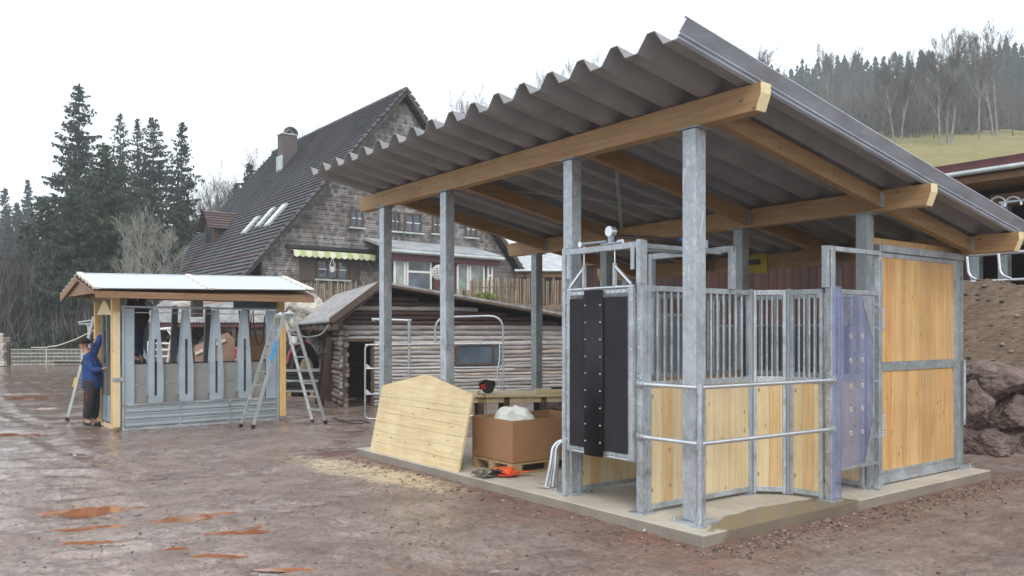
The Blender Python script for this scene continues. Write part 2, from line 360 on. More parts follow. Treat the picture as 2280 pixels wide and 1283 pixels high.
def height(X, Y, fine=True):
    X = np.asarray(X, float); Y = np.asarray(Y, float)
    u = (X - SH.O[0]) * SH.B[0] + (Y - SH.O[1]) * SH.B[1]; v = (X - SH.O[0]) * SH.A[0] + (Y - SH.O[1]) * SH.A[1]
    sh = 4.2 * ss((v - 3.5) / 4)
    t1 = ss((u - 6.75 - sh) / 3.1); t2 = ss((Y - 24.6) / 2.0) * ss((X + 12.5) / 2.)
    h = 2.5 * np.maximum(t1, t2)
    a = np.where(Y > 1, X / np.maximum(Y, 1), 3.)
    wv = .06 + .94 * ss((a + .30) / .66); Ys = 62 - 38 * ss((a - 0.0) / .33)
    h = h + np.where(Y > 0, wv * (.30 * np.clip(Y - Ys, 0, np.maximum(120 - Ys, 0)) + .215 * np.maximum(0, Y - np.maximum(120, Ys))), 0)
    far = np.maximum(t1, t2)
    h = h + far * (vnoise(X * .9, Y * .9, 1) * .25 + vnoise(X * 3.1, Y * 3.1, 2) * .14 + vnoise(X * 8, Y * 8, 3) * .08 + vnoise(X * 19, Y * 19, 4) * .035)
    if fine:
        yard = 1 - far
        c, s_ = math.cos(R(28)), math.sin(R(28)); p = X * c + Y * s_; q = -X * s_ + Y * c
        n = vnoise(p * .7, q * 2.4, 3) * .034 + vnoise(p * 2.4, q * 7.5, 4) * .026 + vnoise(p * 6, q * 17, 8) * .020 + vnoise(X * 16, Y * 16, 5) * .009 + vnoise(X * 33, Y * 33, 6) * .007 + vnoise(X * 70, Y * 70, 7) * .004
        slabd = np.maximum(np.maximum(-u, u - 5.1), np.maximum(-v, v - 6.1)); n = n * (0.35 + .65 * ss((slabd - .05) / .8))
        def rut(dist, along, wd=.17, dep=.020):
            prof_ = np.exp(-(dist / wd) ** 2 * 1.6); lug = .5 + .5 * np.sign(np.sin(along * 2 * np.pi / .13 + np.abs(dist) * 14))
            return -dep * prof_ * (.55 + .45 * lug) + dep * .55 * (np.exp(-((dist - wd * 1.35) / .07) ** 2) + np.exp(-((dist + wd * 1.35) / .07) ** 2))
        wob = vnoise(X * .4, Y * .4, 12) * .5
        keep = ss((vnoise(X * .55, Y * .55, 13) + .30) / .3)
        for vv in (-1.25, -2.85): n = n + rut(v - vv + wob * .6, u) * keep * (u > -3.5)
        for uu in (-1.5, -3.05): n = n + rut(u - uu + wob, v) * keep * (v > -2)
        dd_ = (Y - 5.2) * .97 + (X + 3) * .25
        for oo in (0, 1.55, 3.6): n = n + rut(dd_ - oo + wob, X, .16, .016) * keep * (X < -.3)
        n = n - .004
        for (x0, y0, ra, rb, th) in PUDW:
            dx, dy = X - x0, Y - y0; cc, s2 = math.cos(th), math.sin(th)
            e = ((dx * cc + dy * s2) / ra) ** 2 + ((-dx * s2 + dy * cc) / rb) ** 2
            e = e + (vnoise(X * 5, Y * 9, 9)) * 1.6 + vnoise(X * 14, Y * 20, 10) * .9
            n = n - .050 * np.exp(-np.clip(e, 0, 30) ** 1.0 * 1.25)
        h = h + yard * n
        inside = (slabd < -.25) & (np.abs(u) < 30); h = np.where(inside, h - .3, h)
    return h
az = np.concatenate([np.linspace(-180, -50, 40, endpoint=False), np.linspace(-50, 50, 640, endpoint=False), np.linspace(50, 180, 40)])
rr = [1.2]
while rr[-1] < 55: rr.append(rr[-1] * (1.0065 if rr[-1] < 12 else 1.0085))
while rr[-1] < 470: rr.append(rr[-1] * 1.05)
rr = np.array(rr); AZ, RR = np.meshgrid(np.radians(az), rr)
RR = np.where(np.abs(AZ) > R(56), np.minimum(RR, 1.2 + (RR - 1.2) * .35), RR)
GX = np.sin(AZ) * RR; GY = np.cos(AZ) * RR; GZ = height(GX, GY)
nr, na = GX.shape
me = bpy.data.meshes.new('ground')
co = np.stack([GX, GY, GZ], -1).reshape(-1, 3)
ii = (np.arange(nr - 1)[:, None] * na + np.arange(na - 1)[None]).reshape(-1)
quads = np.stack([ii, ii + na, ii + na + 1, ii + 1], -1)
cidx = len(co); co = np.vstack([co, [[0, 0, 0]]]); tri = [(cidx, i, i + 1) for i in range(na - 1)]
me.from_pydata(co.tolist(), [], [tuple(q) for q in quads.tolist()] + tri)
me.polygons.foreach_set('use_smooth', [True] * len(me.polygons))
def ground_mat():
    t = NT('wet_gravelly_mud'); co = t.coord()
    n1 = t.noise(co, .55, 6, .6); n2 = t.noise(t.coord((1, 1, 1), rot=(0, 0, R(-28))), 2.2, 5, .6, .6); n3 = t.noise(co, 26, 5, .7)
    c = t.ramp(n1, [(.34, (.195, .128, .104)), (.52, (.265, .198, .168)), (.7, (.355, .295, .262))])
    c = t.mix(.5, c, t.ramp(n2, [(.35, (.15, .094, .074)), (.65, (.355, .288, .252))]))
    # red soil close round the slab
    sep = t.n('ShaderNodeSeparateXYZ'); m = t.n('ShaderNodeMapping'); m.vector_type = 'TEXTURE'
    m.inputs['Location'].default_value = (SH.O[0], SH.O[1], 0); m.inputs['Rotation'].default_value = (0, 0, SH.a); t.l(t.tc.outputs['Object'], m.inputs[0]); t.l(m.outputs[0], sep.inputs[0])
    U, V = sep.outputs[0], sep.outputs[1]
    du = t.math('MAXIMUM', t.math('MULTIPLY', U, -1.), t.math('SUBTRACT', U, 5.1)); dv = t.math('MAXIMUM', t.math('MULTIPLY', V, -1.), t.math('SUBTRACT', V, 6.1))
    dd = t.math('MAXIMUM', du, dv); dn = t.math('ADD', dd, t.math('MULTIPLY', t.math('SUBTRACT', t.noise(co, 1.6, 5, .6), .5), 2.0))
    c = t.mix(t.ramp(dn, [(.05, .85), (.75, 0)]), c, (.24, .118, .088))
    # saw dust streak on the mud to the left of the slab
    X0 = gz(640, 1012); X1 = gz(1050, 1100); ang = math.atan2(X1[1] - X0[1], X1[0] - X0[0]); L = math.hypot(X1[0] - X0[0], X1[1] - X0[1])
    m2 = t.n('ShaderNodeMapping'); m2.vector_type = 'TEXTURE'; m2.inputs['Location'].default_value = (X0[0], X0[1], 0); m2.inputs['Rotation'].default_value = (0, 0, ang); t.l(t.tc.outputs['Object'], m2.inputs[0])
    s2 = t.n('ShaderNodeSeparateXYZ'); t.l(m2.outputs[0], s2.inputs[0])
    e1 = t.math('POWER', t.math('DIVIDE', t.math('SUBTRACT', s2.outputs[0], L * .5), L * .52), 2); e2 = t.math('POWER', t.math('DIVIDE', t.math('SUBTRACT', s2.outputs[1], .0), .42), 2)
    ee = t.math('ADD', t.math('ADD', e1, e2), t.math('MULTIPLY', t.math('SUBTRACT', t.noise(co, 7, 6, .75), .5), 3.2))
    c = t.mix(t.ramp(ee, [(.25, .85), (.95, 0)]), c, (.70, .58, .38))
    # gravel specks
    v = t.n('ShaderNodeTexVoronoi'); t.l(co, v.inputs['Vector']); v.inputs['Scale'].default_value = 34
    spk = t.ramp(v.outputs['Color'], [(.0, .42), (.35, .85), (.9, 1.5)]); c = t.mix(.45, c, t.mix(1, c, spk, 'MULTIPLY'))
    c = t.mix(t.ramp(n3, [(.36, .6), (.46, 0)]), c, (.07, .05, .045))
    # clusters of dark wet gravel and clods
    cl = t.ramp(t.noise(t.coord((1, 1.6, 1), rot=(0, 0, R(-20))), 1.7, 6, .72), [(.50, 0), (.62, 1)]); v2 = t.n('ShaderNodeTexVoronoi'); t.l(co, v2.inputs['Vector']); v2.inputs['Scale'].default_value = 21
    dk = t.math('MULTIPLY', cl, t.ramp(v2.outputs['Color'], [(.35, 1), (.55, .1)])); c = t.mix(t.math('MULTIPLY', dk, .6), c, (.065, .048, .042))
    n5 = t.noise(t.coord((1, 3.6, 1), rot=(0, 0, R(-16))), 3.2, 8, .74, .8); c = t.mix(t.ramp(n5, [(.36, .65), (.46, 0)]), c, (.10, .075, .066)); c = t.mix(t.ramp(n5, [(.60, 0), (.72, .5)]), c, (.46, .41, .39))
    # grass and soil beyond the yard, by height above it
    sp = t.n('ShaderNodeSeparateXYZ'); t.l(co, sp.inputs[0]); z = sp.outputs[2]
    bank = t.mix(.6, t.ramp(t.noise(co, 1.3, 7, .7), [(.3, (.085, .058, .042)), (.7, (.26, .20, .15))]), t.ramp(t.noise(t.coord((1, 1, 4)), 7, 7, .75), [(.35, (.06, .04, .03)), (.65, (.28, .215, .165))]))
    grass = t.mix(.5, t.ramp(t.noise(co, .12, 6, .65), [(.3, (.15, .145, .055)), (.7, (.33, .285, .14))]), t.ramp(t.noise(co, 1.2, 6, .7), [(.3, (.12, .12, .04)), (.7, (.34, .30, .14))]))
    c = t.mix(t.ramp(t.math('MULTIPLY', z, .5), [(.06, 0), (.2, 1)]), c, bank)
    c = t.mix(t.ramp(t.math('MULTIPLY', z, .1), [(.30, 0), (.42, 1)]), c, grass)
    wet = t.noise(t.coord((1, 1, 1), rot=(0, 0, R(-28))), 1.1, 6, .65, .5)
    # the yard is wetter to the left, away from the slab
    sx_ = t.math('ADD', wet, t.math('MULTIPLY', t.math('ADD', sp.outputs[0], .5), -.022))
    wetm = t.ramp(sx_, [(.46, 0), (.62, 1)]); rg = t.ramp(sx_, [(.40, .50), (.52, .30), (.62, .10)])
    rg = t.mix(t.ramp(z, [(.1, 0), (.4, 1)]), rg, (.9, .9, .9))
    t.bump(t.math('MULTIPLY', t.math('ADD', t.math('MULTIPLY', t.noise(co, 48, 5, .8), .8), t.math('MULTIPLY', t.noise(t.coord((1, 2.2, 1), rot=(0, 0, R(-28))), 8, 5, .65), 1.2)), t.math('SUBTRACT', 1.0, t.math('MULTIPLY', wetm, .8))), .65, .024)
    return t.set(c, rg, 0, t.ramp(t.math('MULTIPLY', z, .3), [(.05, .85), (.2, .1)]))
MAT['ground'] = ground_mat(); me.materials.append(MAT['ground'])
g = bpy.data.objects.new('ground', me); COL.objects.link(g); tag(g, kind='structure')
def water_mat():
    t = NT('orange_muddy_water'); c = t.ramp(t.noise(t.coord(), 3, 3), [(.35, (.30, .11, .05)), (.65, (.40, .165, .08))])
    t.bump(t.noise(t.coord(), 9, 3), .10, .01); return t.set(c, .05, 0, .5)
MAT['water'] = water_mat()
for pi_, (x0, y0, ra, rb, th) in enumerate(PUDW):
    b = MB(); n = 40; zp = -.0265 + .0006 * (pi_ % 7)
    b.add([(x0 + (ra * 1.45 * math.cos(a) * math.cos(th) - rb * 1.45 * math.sin(a) * math.sin(th)), y0 + (ra * 1.45 * math.cos(a) * math.sin(th) + rb * 1.45 * math.sin(a) * math.cos(th)), zp) for a in [2 * math.pi * i / n for i in range(n)]], [tuple(range(n))])
    tag(b.build('puddle', MAT['water'], fix=False), kind='structure')
# thin clear rain water standing in the low spots of the left yard
wt_ = NT('clear_rain_water'); wt_.set((.23, .195, .18), .05, 0, .9); wt_.bump(wt_.noise(wt_.coord(), 7, 3), .06, .01)
for k_, (x0, x1, y0, y1, z_) in enumerate(((-9.5, -2.2, 4.0, 9.0, -.0290), (-20, -5.2, 9.0, 20, -.0275), (-2.2, .2, 3.2, 6.0, -.032))):
    tag(MB().add([(x0, y0, z_), (x1, y0, z_), (x1, y1, z_), (x0, y1, z_)], [(0, 1, 2, 3)]).build('rain_water', wt_.mat, fix=False), kind='structure')
# concrete slab
t = NT('concrete'); co_ = t.coord(); n1 = t.noise(co_, 1.4, 7, .65)
c = t.ramp(n1, [(.3, (.40, .37, .315)), (.7, (.60, .565, .49))]); c = t.mix(t.ramp(t.noise(co_, 18, 5, .7), [(.3, .5), (.42, 0)]), c, (.24, .2, .15))
sp = t.n('ShaderNodeSeparateXYZ'); t.l(co_, sp.inputs[0])
# damp patch where the roof drips on the front right part of the slab
wp = t.math('ADD', t.math('POWER', t.math('DIVIDE', t.math('SUBTRACT', sp.outputs[0], 1.25), 1.05), 2), t.math('POWER', t.math('DIVIDE', t.math('SUBTRACT', sp.outputs[1], .06), .30), 2))
wp = t.math('ADD', wp, t.math('MULTIPLY', t.math('SUBTRACT', t.noise(co_, 4, 4, .6), .5), 1.0)); wm = t.ramp(wp, [(.92, 1), (1.0, 0)])
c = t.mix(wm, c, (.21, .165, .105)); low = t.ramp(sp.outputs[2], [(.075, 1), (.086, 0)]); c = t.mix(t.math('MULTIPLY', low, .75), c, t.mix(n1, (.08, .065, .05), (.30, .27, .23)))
t.bump(t.noise(co_, 40, 5, .7), .2, .006); t.set(c, t.ramp(wm, [(0, .8), (1, .32)])); MAT['concrete'] = t.mat
sl_ = MB().box(0, 5.06, 0, 6.05, -.30, .09).build('concrete_slab', MAT['concrete'], bevel=.008)
sl_.location = (SH.O[0], SH.O[1], 0); sl_.rotation_euler = (0, 0, SH.a); tag(sl_, kind='structure')
# loose stones lying along the slab and in the mud
pm = MB(); random.seed(3)
def pebble(b, x, y, z, r):
    k = len(b.v); b.ball((x, y, z), r, seg=6, rings=4, sc_=(random.uniform(.7, 1.4), random.uniform(.7, 1.3), random.uniform(.4, .8)))
    for i in range(k, len(b.v)): p = b.v[i]; b.v[i] = tuple(c + random.uniform(-.12, .12) * r for c in p)
for i in range(3400):
    k = random.random()
    if k < .26: u, v = random.uniform(0, 5.2), -abs(random.gauss(0, .28)) - .02
    elif k < .34: u, v = -abs(random.gauss(0, .25)) - .02, random.uniform(-.3, 6)
    else: u, v = random.uniform(-5, 7), random.uniform(-4.5, 6.5)
    if -.05 < u < 5.1 and -.05 < v < 6.1: continue
    p = SH.w(u, v); 
    if p.y < 1.5: continue
    r = random.choice([.006, .007, .008, .01, .012, .015]) * (1.3 if k < .34 else .85); pebble(pm, p.x, p.y, float(height(p.x, p.y)) + r * .25, r)
for i in range(1500):
    u, v = random.uniform(6.9, 10.2), random.uniform(-4, 5); p = SH.w(u, v); r = random.choice([.012, .016, .02, .03, .045]); pebble(pm, p.x, p.y, float(height(p.x, p.y)) + r * .2, r)
tag(pm.build('gravel', MAT['pebble'], fix=False), kind='stuff', label='loose small stones strewn over the mud and the earth bank', cat='gravel')
for x, y, r in ((1452, 1180, .036), (1435, 1181, .022), (1840, 1160, .045), (1810, 1165, .035), (1490, 1190, .02)):
    b = MB(); P = gz(x, y, .01); pebble(b, 0, 0, 0, r); o = b.build('stone', MAT['dirt_stone'] if x > 1700 else MAT['grey_stone'], loc=P)
    tag(o, {1452: 'pale fist sized stone lying against the front left slab edge', 1435: 'small pinkish stone just left of the pale stone at the slab edge', 1840: 'angular light stone in the mud below the right slab edge', 1810: 'flat stone left of the angular light stone below the right slab edge', 1490: 'tiny stone in the mud near the front slab corner'}[x], 'stone')

# ------------------------------------------------------------------ open shelter
def shelter():
    T = thing('open_shelter', 'open galvanised and timber shelter with grey trapezoid sheet roof on the concrete slab', 'shelter', (SH.O[0], SH.O[1], 0), SH.a)
    us = [.313, 2.977, 4.965]; vs = [.36, 1.917, 4.231, 5.808]; zb = [3.405, 2.915, 2.592]
    for i, u in enumerate(us):
        for j, v in enumerate(vs):
            if i == 0 and j == 0: wd = .07
            else: wd = .065
            b = MB(); z1 = zb[i]
            b.box(u - wd, u + wd, v - wd, v + wd, .105, z1 - .012)
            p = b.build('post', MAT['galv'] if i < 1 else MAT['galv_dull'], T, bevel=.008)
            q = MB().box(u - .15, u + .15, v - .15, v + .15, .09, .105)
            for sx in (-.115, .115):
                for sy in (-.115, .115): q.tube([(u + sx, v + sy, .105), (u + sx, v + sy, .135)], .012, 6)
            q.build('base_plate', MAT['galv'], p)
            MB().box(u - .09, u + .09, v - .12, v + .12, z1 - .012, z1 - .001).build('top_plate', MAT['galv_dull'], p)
    for i, u in enumerate(us):
        z0 = zb[i]; z1 = z0 + .213; a, c = -.355, 6.49
        poly = [(a + .05, z0), (c - .05, z0), (c, z0 + .10), (c, z1), (a, z1), (a, z0 + .13)]
        m = MB(); hw = .065; n = len(poly)
        m.add([(u - hw, y, z) for y, z in poly] + [(u + hw, y, z) for y, z in poly], [tuple(range(n))[::-1], tuple(range(n, 2 * n))] + [(k, (k + 1) % n, (k + 1) % n + n, k + n) for k in range(n)])
        for k, fi in enumerate(range(2, 2 + n)):
            if k in (1, 2, 4, 5): m.m[fi] = 1
        m.build('beam', [MAT['beam'], MAT['end_grain']], T, bevel=.006)
    sl = (3.618 - 3.128) / 2.664
    for v in (.17, 1.76, 3.98, 5.52):
        for (ua, za, ub, zb_) in ((.378, 3.575, 2.912, 3.105), (3.042, 3.085, 4.90, 2.775)):
            m = MB().add([(ua, v - .045, za - .165), (ua, v + .045, za - .165), (ua, v + .045, za), (ua, v - .045, za), (ub, v - .045, zb_ - .165), (ub, v + .045, zb_ - .165), (ub, v + .045, zb_), (ub, v - .045, zb_)],
                         [(0, 1, 2, 3), (7, 6, 5, 4), (0, 4, 5, 1), (1, 5, 6, 2), (2, 6, 7, 3), (3, 7, 4, 0)])
            rf = m.build('rafter', MAT['beam_u'], T, bevel=.004)
            for uu, zz, s in ((ua, za, 1), (ub, zb_, -1)):
                MB().box(min(uu, uu + s * .06), max(uu, uu + s * .06), v - .056, v - .047, zz - .16, zz - .01).box(min(uu, uu + s * .06), max(uu, uu + s * .06), v + .047, v + .056, zz - .16, zz - .01).build('hanger', MAT['galv_dull'], rf)
    # trapezoid sheet
    pitch = .391; TH = .118; c0 = .031 - pitch; prof = [(-.370, .100)]     # rib tops, webs and valleys
    while c0 < 6.1:
        prof += [(c0 + .100, 0), (c0 + .230, 0), (c0 + .316, TH), (c0 + .391, TH)]; c0 += pitch
    prof.pop(); prof += [(c0 + .0, TH)]
    m = MB(); th = .007; NS = 14; uA, uB = -.60, 5.62
    zr = lambda u: 3.622 + .178 * (.313 - u) if u < 2.977 else 3.622 - .178 * 2.664 - .166 * (u - 2.977)
    L = []
    for s in range(NS + 1):
        u = uA + (uB - uA) * s / NS; L.append([(u, a, zr(u) + h) for a, h in prof] + [(u, a, zr(u) + h + th) for a, h in prof])
    n = len(prof); vv = [p for r_ in L for p in r_]; ff = []
    for s in range(NS):
        for j in range(n - 1):
            a = s * 2 * n + j; ff += [(a, a + 1, a + 1 + 2 * n, a + 2 * n), (a + n, a + n + 2 * n, a + n + 1 + 2 * n, a + n + 1)]
    for s in (0, NS):
        for j in range(n - 1): a = s * 2 * n + j; ff.append((a, a + n, a + n + 1, a + 1))
    m.add(vv, ff); m.build('roof_sheet', MAT['sheet_under'], T)
    # verge flashing along the right edge
    pr = [(-.355, .118), (-.374, .120), (-.386, .106), (-.312, .028), (-.318, .014), (-.298, .006), (-.300, -.012), (-.276, -.022), (-.250, -.012)]
    m = MB(); vv = []
    us_ = [-.63, 0, 1, 2, 2.977, 4, 5, 5.66]
    for u in us_: vv += [(u, a, zr(u) + h) for a, h in pr]
    n = len(pr); m.add(vv, [(s * n + j, s * n + j + 1, (s + 1) * n + j + 1, (s + 1) * n + j) for s in range(len(us_) - 1) for j in range(n - 1)])
    o = m.build('verge_flashing', MAT['verge'], T, fix=False); sm = o.modifiers.new('t', 'SOLIDIFY'); sm.thickness = .003
    # wind bracing strips under the roof, timber head over the sliding door
    m = MB().bar((1.0, 3.8, 3.42), (2.85, 2.0, 3.09), .04, .004).bar((2.85, 3.8, 3.09), (1.0, 2.0, 3.42), .04, .004); m.build('wind_brace', MAT['galv_dull'], T)
    MB().box(3.05, 4.89, .33, .39, 2.605, 2.675).build('door_head', MAT['board_door'], T, bevel=.004)
    return T
shelter()
S0 = dict(loc=(SH.O[0], SH.O[1], 0), rz=SH.a)
def SU(px, py, u): return SH.onu(px, py, u)

# ---- framed board and bar panels of the stall
def stall_panel(label, u0, v0, u1, v1, z0=.12, zm=1.225, z1=2.10, bars=True, nb=None, mat='board_pale', foot=None, name='stall_panel'):
    L = math.hypot(u1 - u0, v1 - v0); p = SH.w(u0, v0); ang = SH.a + math.atan2(v1 - v0, u1 - u0)
    T = thing(name, label, 'stall panel', (p.x, p.y, 0), ang, 'framed board and bar panels of the stall')
    fr = MB(); w2 = .02
    fr.box(0, .03, -w2, w2, z0 - .02, z1); fr.box(L - .03, L, -w2, w2, z0 - .02, z1)
    fr.box(.03, L - .03, -w2, w2, z0, z0 + .05); fr.box(.03, L - .03, -w2, w2, z1 - .05, z1)
    if bars: fr.box(.03, L - .03, -w2, w2, zm - .03, zm + .025)
    fr.build('frame', MAT['galv'], T, bevel=.003)
    top = zm - .03 if bars else z1 - .05
    bd = MB(); x = .03
    while x < L - .035:
        wd = min(random.choice([.09, .105, .12, .14]), L - .03 - x); bd.box(x + .0012, x + wd - .0012, -.012, .012 + random.uniform(-.001, .001), z0 + .05, top); x += wd
    bd.build('boards', MAT[mat], T)
    if bars:
        nb = nb or max(3, int(round((L - .09) / .105)))
        for i in range(nb):
            x = .03 + (L - .06) * (i + 1) / (nb + 1); MB().tube([(x, 0, zm + .025), (x, 0, z1 - .05)], .0125, 8).build('bar', MAT['galv'], T)
    for x in ((.022, L - .022) if L > 1 else ()): MB().box(x - .055, x + .055, -.05, .05, .09, .097).box(x - .02, x + .02, -.02, .02, .097, z0).build('foot_plate', MAT['galv'], T)
    return T
random.seed(11)
stall_panel('long pale board panel with bars, behind the front right post', .235, .82, 1.665, .815, nb=14)
stall_panel('narrow pale board panel set at an angle in the middle of the stall front', 1.70, .795, 1.915, .575, nb=4)
stall_panel('board panel with bars joining the purple film gate post', 1.945, .535, 1.985, .215, nb=4)
stall_panel('board panel starting behind the black rubber gate, far side of the passage', .33, 1.835, 1.40, 1.835, nb=10)
stall_panel('second far panel behind the bars with knotty boards', 1.46, 1.835, 2.90, 1.835, nb=13, mat='board_door')
stall_panel('side panel of boards seen below the purple film gate', 2.86, 1.70, 2.80, .27, nb=12)
# slim corner posts between the panels
for (u, v, lb, h) in ((.205, .86, 'flat steel gate post with flange, right of the black rubber gate', 2.50), (2.03, .165, 'galvanised hinge post wrapped at its side by lilac film', 2.505)):
    p = SH.w(u, v); T = thing('gate_post', lb, 'post', (p.x, p.y, 0), SH.a)
    MB().box(-.035, .035, -.035, .035, .10, h).build('post_tube', MAT['galv'], T, bevel=.005)
    MB().box(-.09, .09, -.09, .09, .09, .10).build('foot_plate', MAT['galv'], T)
    for z in np.arange(.3, 2.0, .25): MB().tube([(-.0355, 0, z), (-.043, 0, z)], .010, 6).build('bolt', MAT['chrome'], T)
for (u, v, lb) in ((1.684, .81, 'dark shaded hinge post left of the angled stall panel'), (1.933, .555, 'dark shaded hinge post right of the angled stall panel')):
    p = SH.w(u, v); o = MB().box(-.017, .017, -.017, .017, .10, 2.11).build('hinge_post', MAT['steel_blue'], loc=(p.x, p.y, 0), bevel=.003)
    o.rotation_euler = (0, 0, SH.a); tag(o, lb, 'post')

# ---- black rubber flap gate
def rubber_gate():
    T = thing('rubber_flap_gate', 'raised narrow gate of black rubber sheets in a galvanised frame', 'gate', (*SH.w(.15, .90)[:2], 0), SH.a + R(90))
    L = .895; z0, z1 = .55, 2.095; f = MB()      # x runs along +v, y towards the camera side (-u)
    f.box(0, .055, -.02, .02, z0, z1).box(L - .055, L, -.02, .02, z0, z1)
    f.box(.055, L - .055, -.02, .02, z1 - .06, z1 - .02).box(.055, L - .055, -.02, .02, z0 + .015, z0 + .055); f.build('frame', MAT['galv'], T, bevel=.003)
    b = MB().tube([(0, .0, z1), (L, .0, z1)], .017, 8).tube([(0, 0, z0), (L, 0, z0)], .013, 8); b.build('edge_tube', MAT['chrome'], T) if False else None
    for z in (z0, z1): MB().tube([(0, 0, z), (L, 0, z)], .015, 8).build('edge_tube', MAT['chrome'], T)
    for x in (.09, .55):
        h = MB()
        for i in range(4): h.box(x + i * .07, x + i * .07 + .035, .0205, .023, z1 - .045, z1 - .035)
        h.build('slotted_strip', MAT['chrome'], T)
    MB().box(.06, .43, .022, .030, z0 + .05, z1 - .09).build('rubber_sheet', MAT['rubber2'], T)
    MB().box(.47, L - .06, .022, .030, z0 + .05, z1 - .09).build('rubber_sheet', MAT['rubber2'], T)
    fl = MB(); n = 12; pr = [(.36 + .25 * i / n, .036 + .022 * math.sin(math.pi * i / n)) for i in range(n + 1)]
    vs = [(x, y, z) for z in (z0 - .01, z1 - .02) for x, y in pr]; fl.add(vs, [(i, i + 1, i + n + 2, i + n + 1) for i in range(n)], smooth=True)
    o = fl.build('centre_flap', MAT['rubber'], T, fix=False); s = o.modifiers.new('t', 'SOLIDIFY'); s.thickness = .01
    for x in (.385, .585):
        for i in range(9):
            z = z0 + .12 + i * (z1 - z0 - .28) / 8; yy = .036 + .022 * math.sin(math.pi * (x - .36) / .25) + .004
            MB().ball((x, yy + .004, z), .009, seg=6, rings=4).build('bolt', MAT['chrome'], T)
    for x in (.012, L - .012):
        for i in range(7): MB().tube([(x, .02, z0 + .1 + i * .22), (x, .03, z0 + .1 + i * .22)], .008, 6).build('bolt', MAT['chrome'], T)
    # hanging brackets above
    for x, s in ((.30, -1), (.62, 1)):
        xa = .02 if s > 0 else L - .02
    for x, xe in ((.245, .0), (.66, L)):
        MB().box(x - .014, x + .014, -.014, .014, z1, z1 + .22).build('hanger', MAT['galv'], T)
        MB().bar((x, 0, z1 + .20), (xe + (.03 if xe == 0 else -.03), 0, z1 + .02), .022, .022).build('brace', MAT['chrome'], T)
        MB().tube([(x, 0, z1 + .21), (x, 0, 2.50)], .007, 6).build('rod', MAT['chrome'], T)
rubber_gate()
# ---- portal above the passage with pulley, hoses and cylinder
def portal():
    T = thing('gate_portal', 'galvanised portal frame with pulley wheel and air hoses above the black gate', 'gate frame', (*SH.w(.15, .80)[:2], 0), SH.a + R(90))
    # x along +v ; y along -u (towards camera is +y)
    f = MB(); f.box(.0, .05, -.03, .03, 2.11, 2.50); f.build('upright', MAT['galv'], T, bevel=.003)
    MB().box(1.0, 1.05, -.03, .03, .10, 2.50).build('upright', MAT['galv'], T, bevel=.003)
    MB().box(.05, 1.0, -.025, .025, 2.43, 2.485).build('cross_bar', MAT['galv'], T, bevel=.003)
    MB().box(.07, .115, .026, .032, 2.24, 2.48).build('guide_plate', MAT['galv'], T)
    MB().box(.93, .975, .026, .032, 2.2, 2.44).build('guide_plate', MAT['galv'], T)
    MB().box(.27, .50, -.035, .035, 2.487, 2.50).build('mount_plate', MAT['steel_blue'], T)
    MB().box(.375, .415, -.02, .02, 2.50, 2.60).build('pulley_bracket', MAT['steel_blue'], T)
    b = MB(); b.tube([(.395, -.03, 2.605), (.395, .03, 2.605)], .048, 20); b.build('pulley_wheel', MAT['chrome'], T, bevel=.004)
    b = MB(); b.tube([(.80, -.02, 2.52), (.80, .02, 2.52)], .028, 14); b.build('small_pulley', MAT['chrome'], T, bevel=.003)
    MB().tube([(.46, .0, 2.52), (.80, 0, 2.525)], .012, 8).build('cylinder', MAT['steel_blue'], T)
    MB().tube([(.30, -.0, 2.505), (.245, 0, 2.505)], .02, 8).build('valve', MAT['chrome'], T)
    # second portal deeper in
    for x in (-.02, 1.02): MB().box(x - .025, x + .025, -1.23, -1.17, 2.10, 2.515).build('rear_upright', MAT['galv'], T, bevel=.003)
    MB().box(-.045, 1.045, -1.225, -1.175, 2.455, 2.515).build('rear_cross_bar', MAT['galv'], T, bevel=.003)
    for x in (.10, .32): MB().box(x - .02, x + .02, -1.17, -.03, 2.44, 2.48).build('long_rail', MAT['galv_dull'], T)
    for i, dz in enumerate((0, .02, .035)):
        pts = [(.25 + .03 * i, .0, 2.53 + dz), (.1, -.4, 2.52 + dz), (.12, -.8, 2.50 + dz), (.3, -1.25, 2.51 + dz), (.25, -1.6, 2.47 + dz)]
        MB().tube(rounded(pts, .2), .006, 6).build('hose', MAT['cable'], T)
    MB().box(.06, .14, -.95, -.85, 2.48, 2.56).build('valve_block', MAT['steel_blue'], T)
    MB().tube([(.10, -.6, 2.545), (.10, -.85, 2.545)], .016, 8).build('cylinder', MAT['blue'], T)
    MB().tube([(.10, -.9, 2.40), (.10, -.9, 2.18)], .004, 5).build('cable', MAT['cable'], T)
portal()
# ---- guard rail round the corner post
def rail():
    T = thing('guard_rail', 'two round galvanised guard rails bent round the front corner post', 'guard rail', (*SH.w(0, 0)[:2], 0), SH.a)
    c = (.195, .20)
    MB().tube([(c[0], c[1], .10), (c[0], c[1], 1.25)], .0215, 10).build('standpipe', MAT['galv'], T)
    MB().tube([(c[0], c[1], .09), (c[0], c[1], .102)], .06, 16).tube([(c[0], c[1], .1), (c[0], c[1], .20)], .029, 12).build('flange', MAT['galv'], T)
    for z in (1.232, .77):
        a, b = (.155, .84, z), (1.99, .12, z)
        p = MB().tube([(c[0], c[1], z), a], .0195, 10).tube([(c[0], c[1], z), b], .0195, 10).build('rail', MAT['chrome'], T)
        MB().tube([(c[0], c[1], z - .05), (c[0], c[1], z + .03)], .028, 12).build('clamp', MAT['galv'], p)
        for q in (a, b):
            d = (Vector(q) - Vector((c[0], c[1], z))).normalized()
            MB().tube([Vector(q) - d * .012, Vector(q) + d * .004], .043, 12).tube([Vector(q) - d * .06, Vector(q)], .027, 12).build('wall_flange', MAT['galv'], p)
rail()
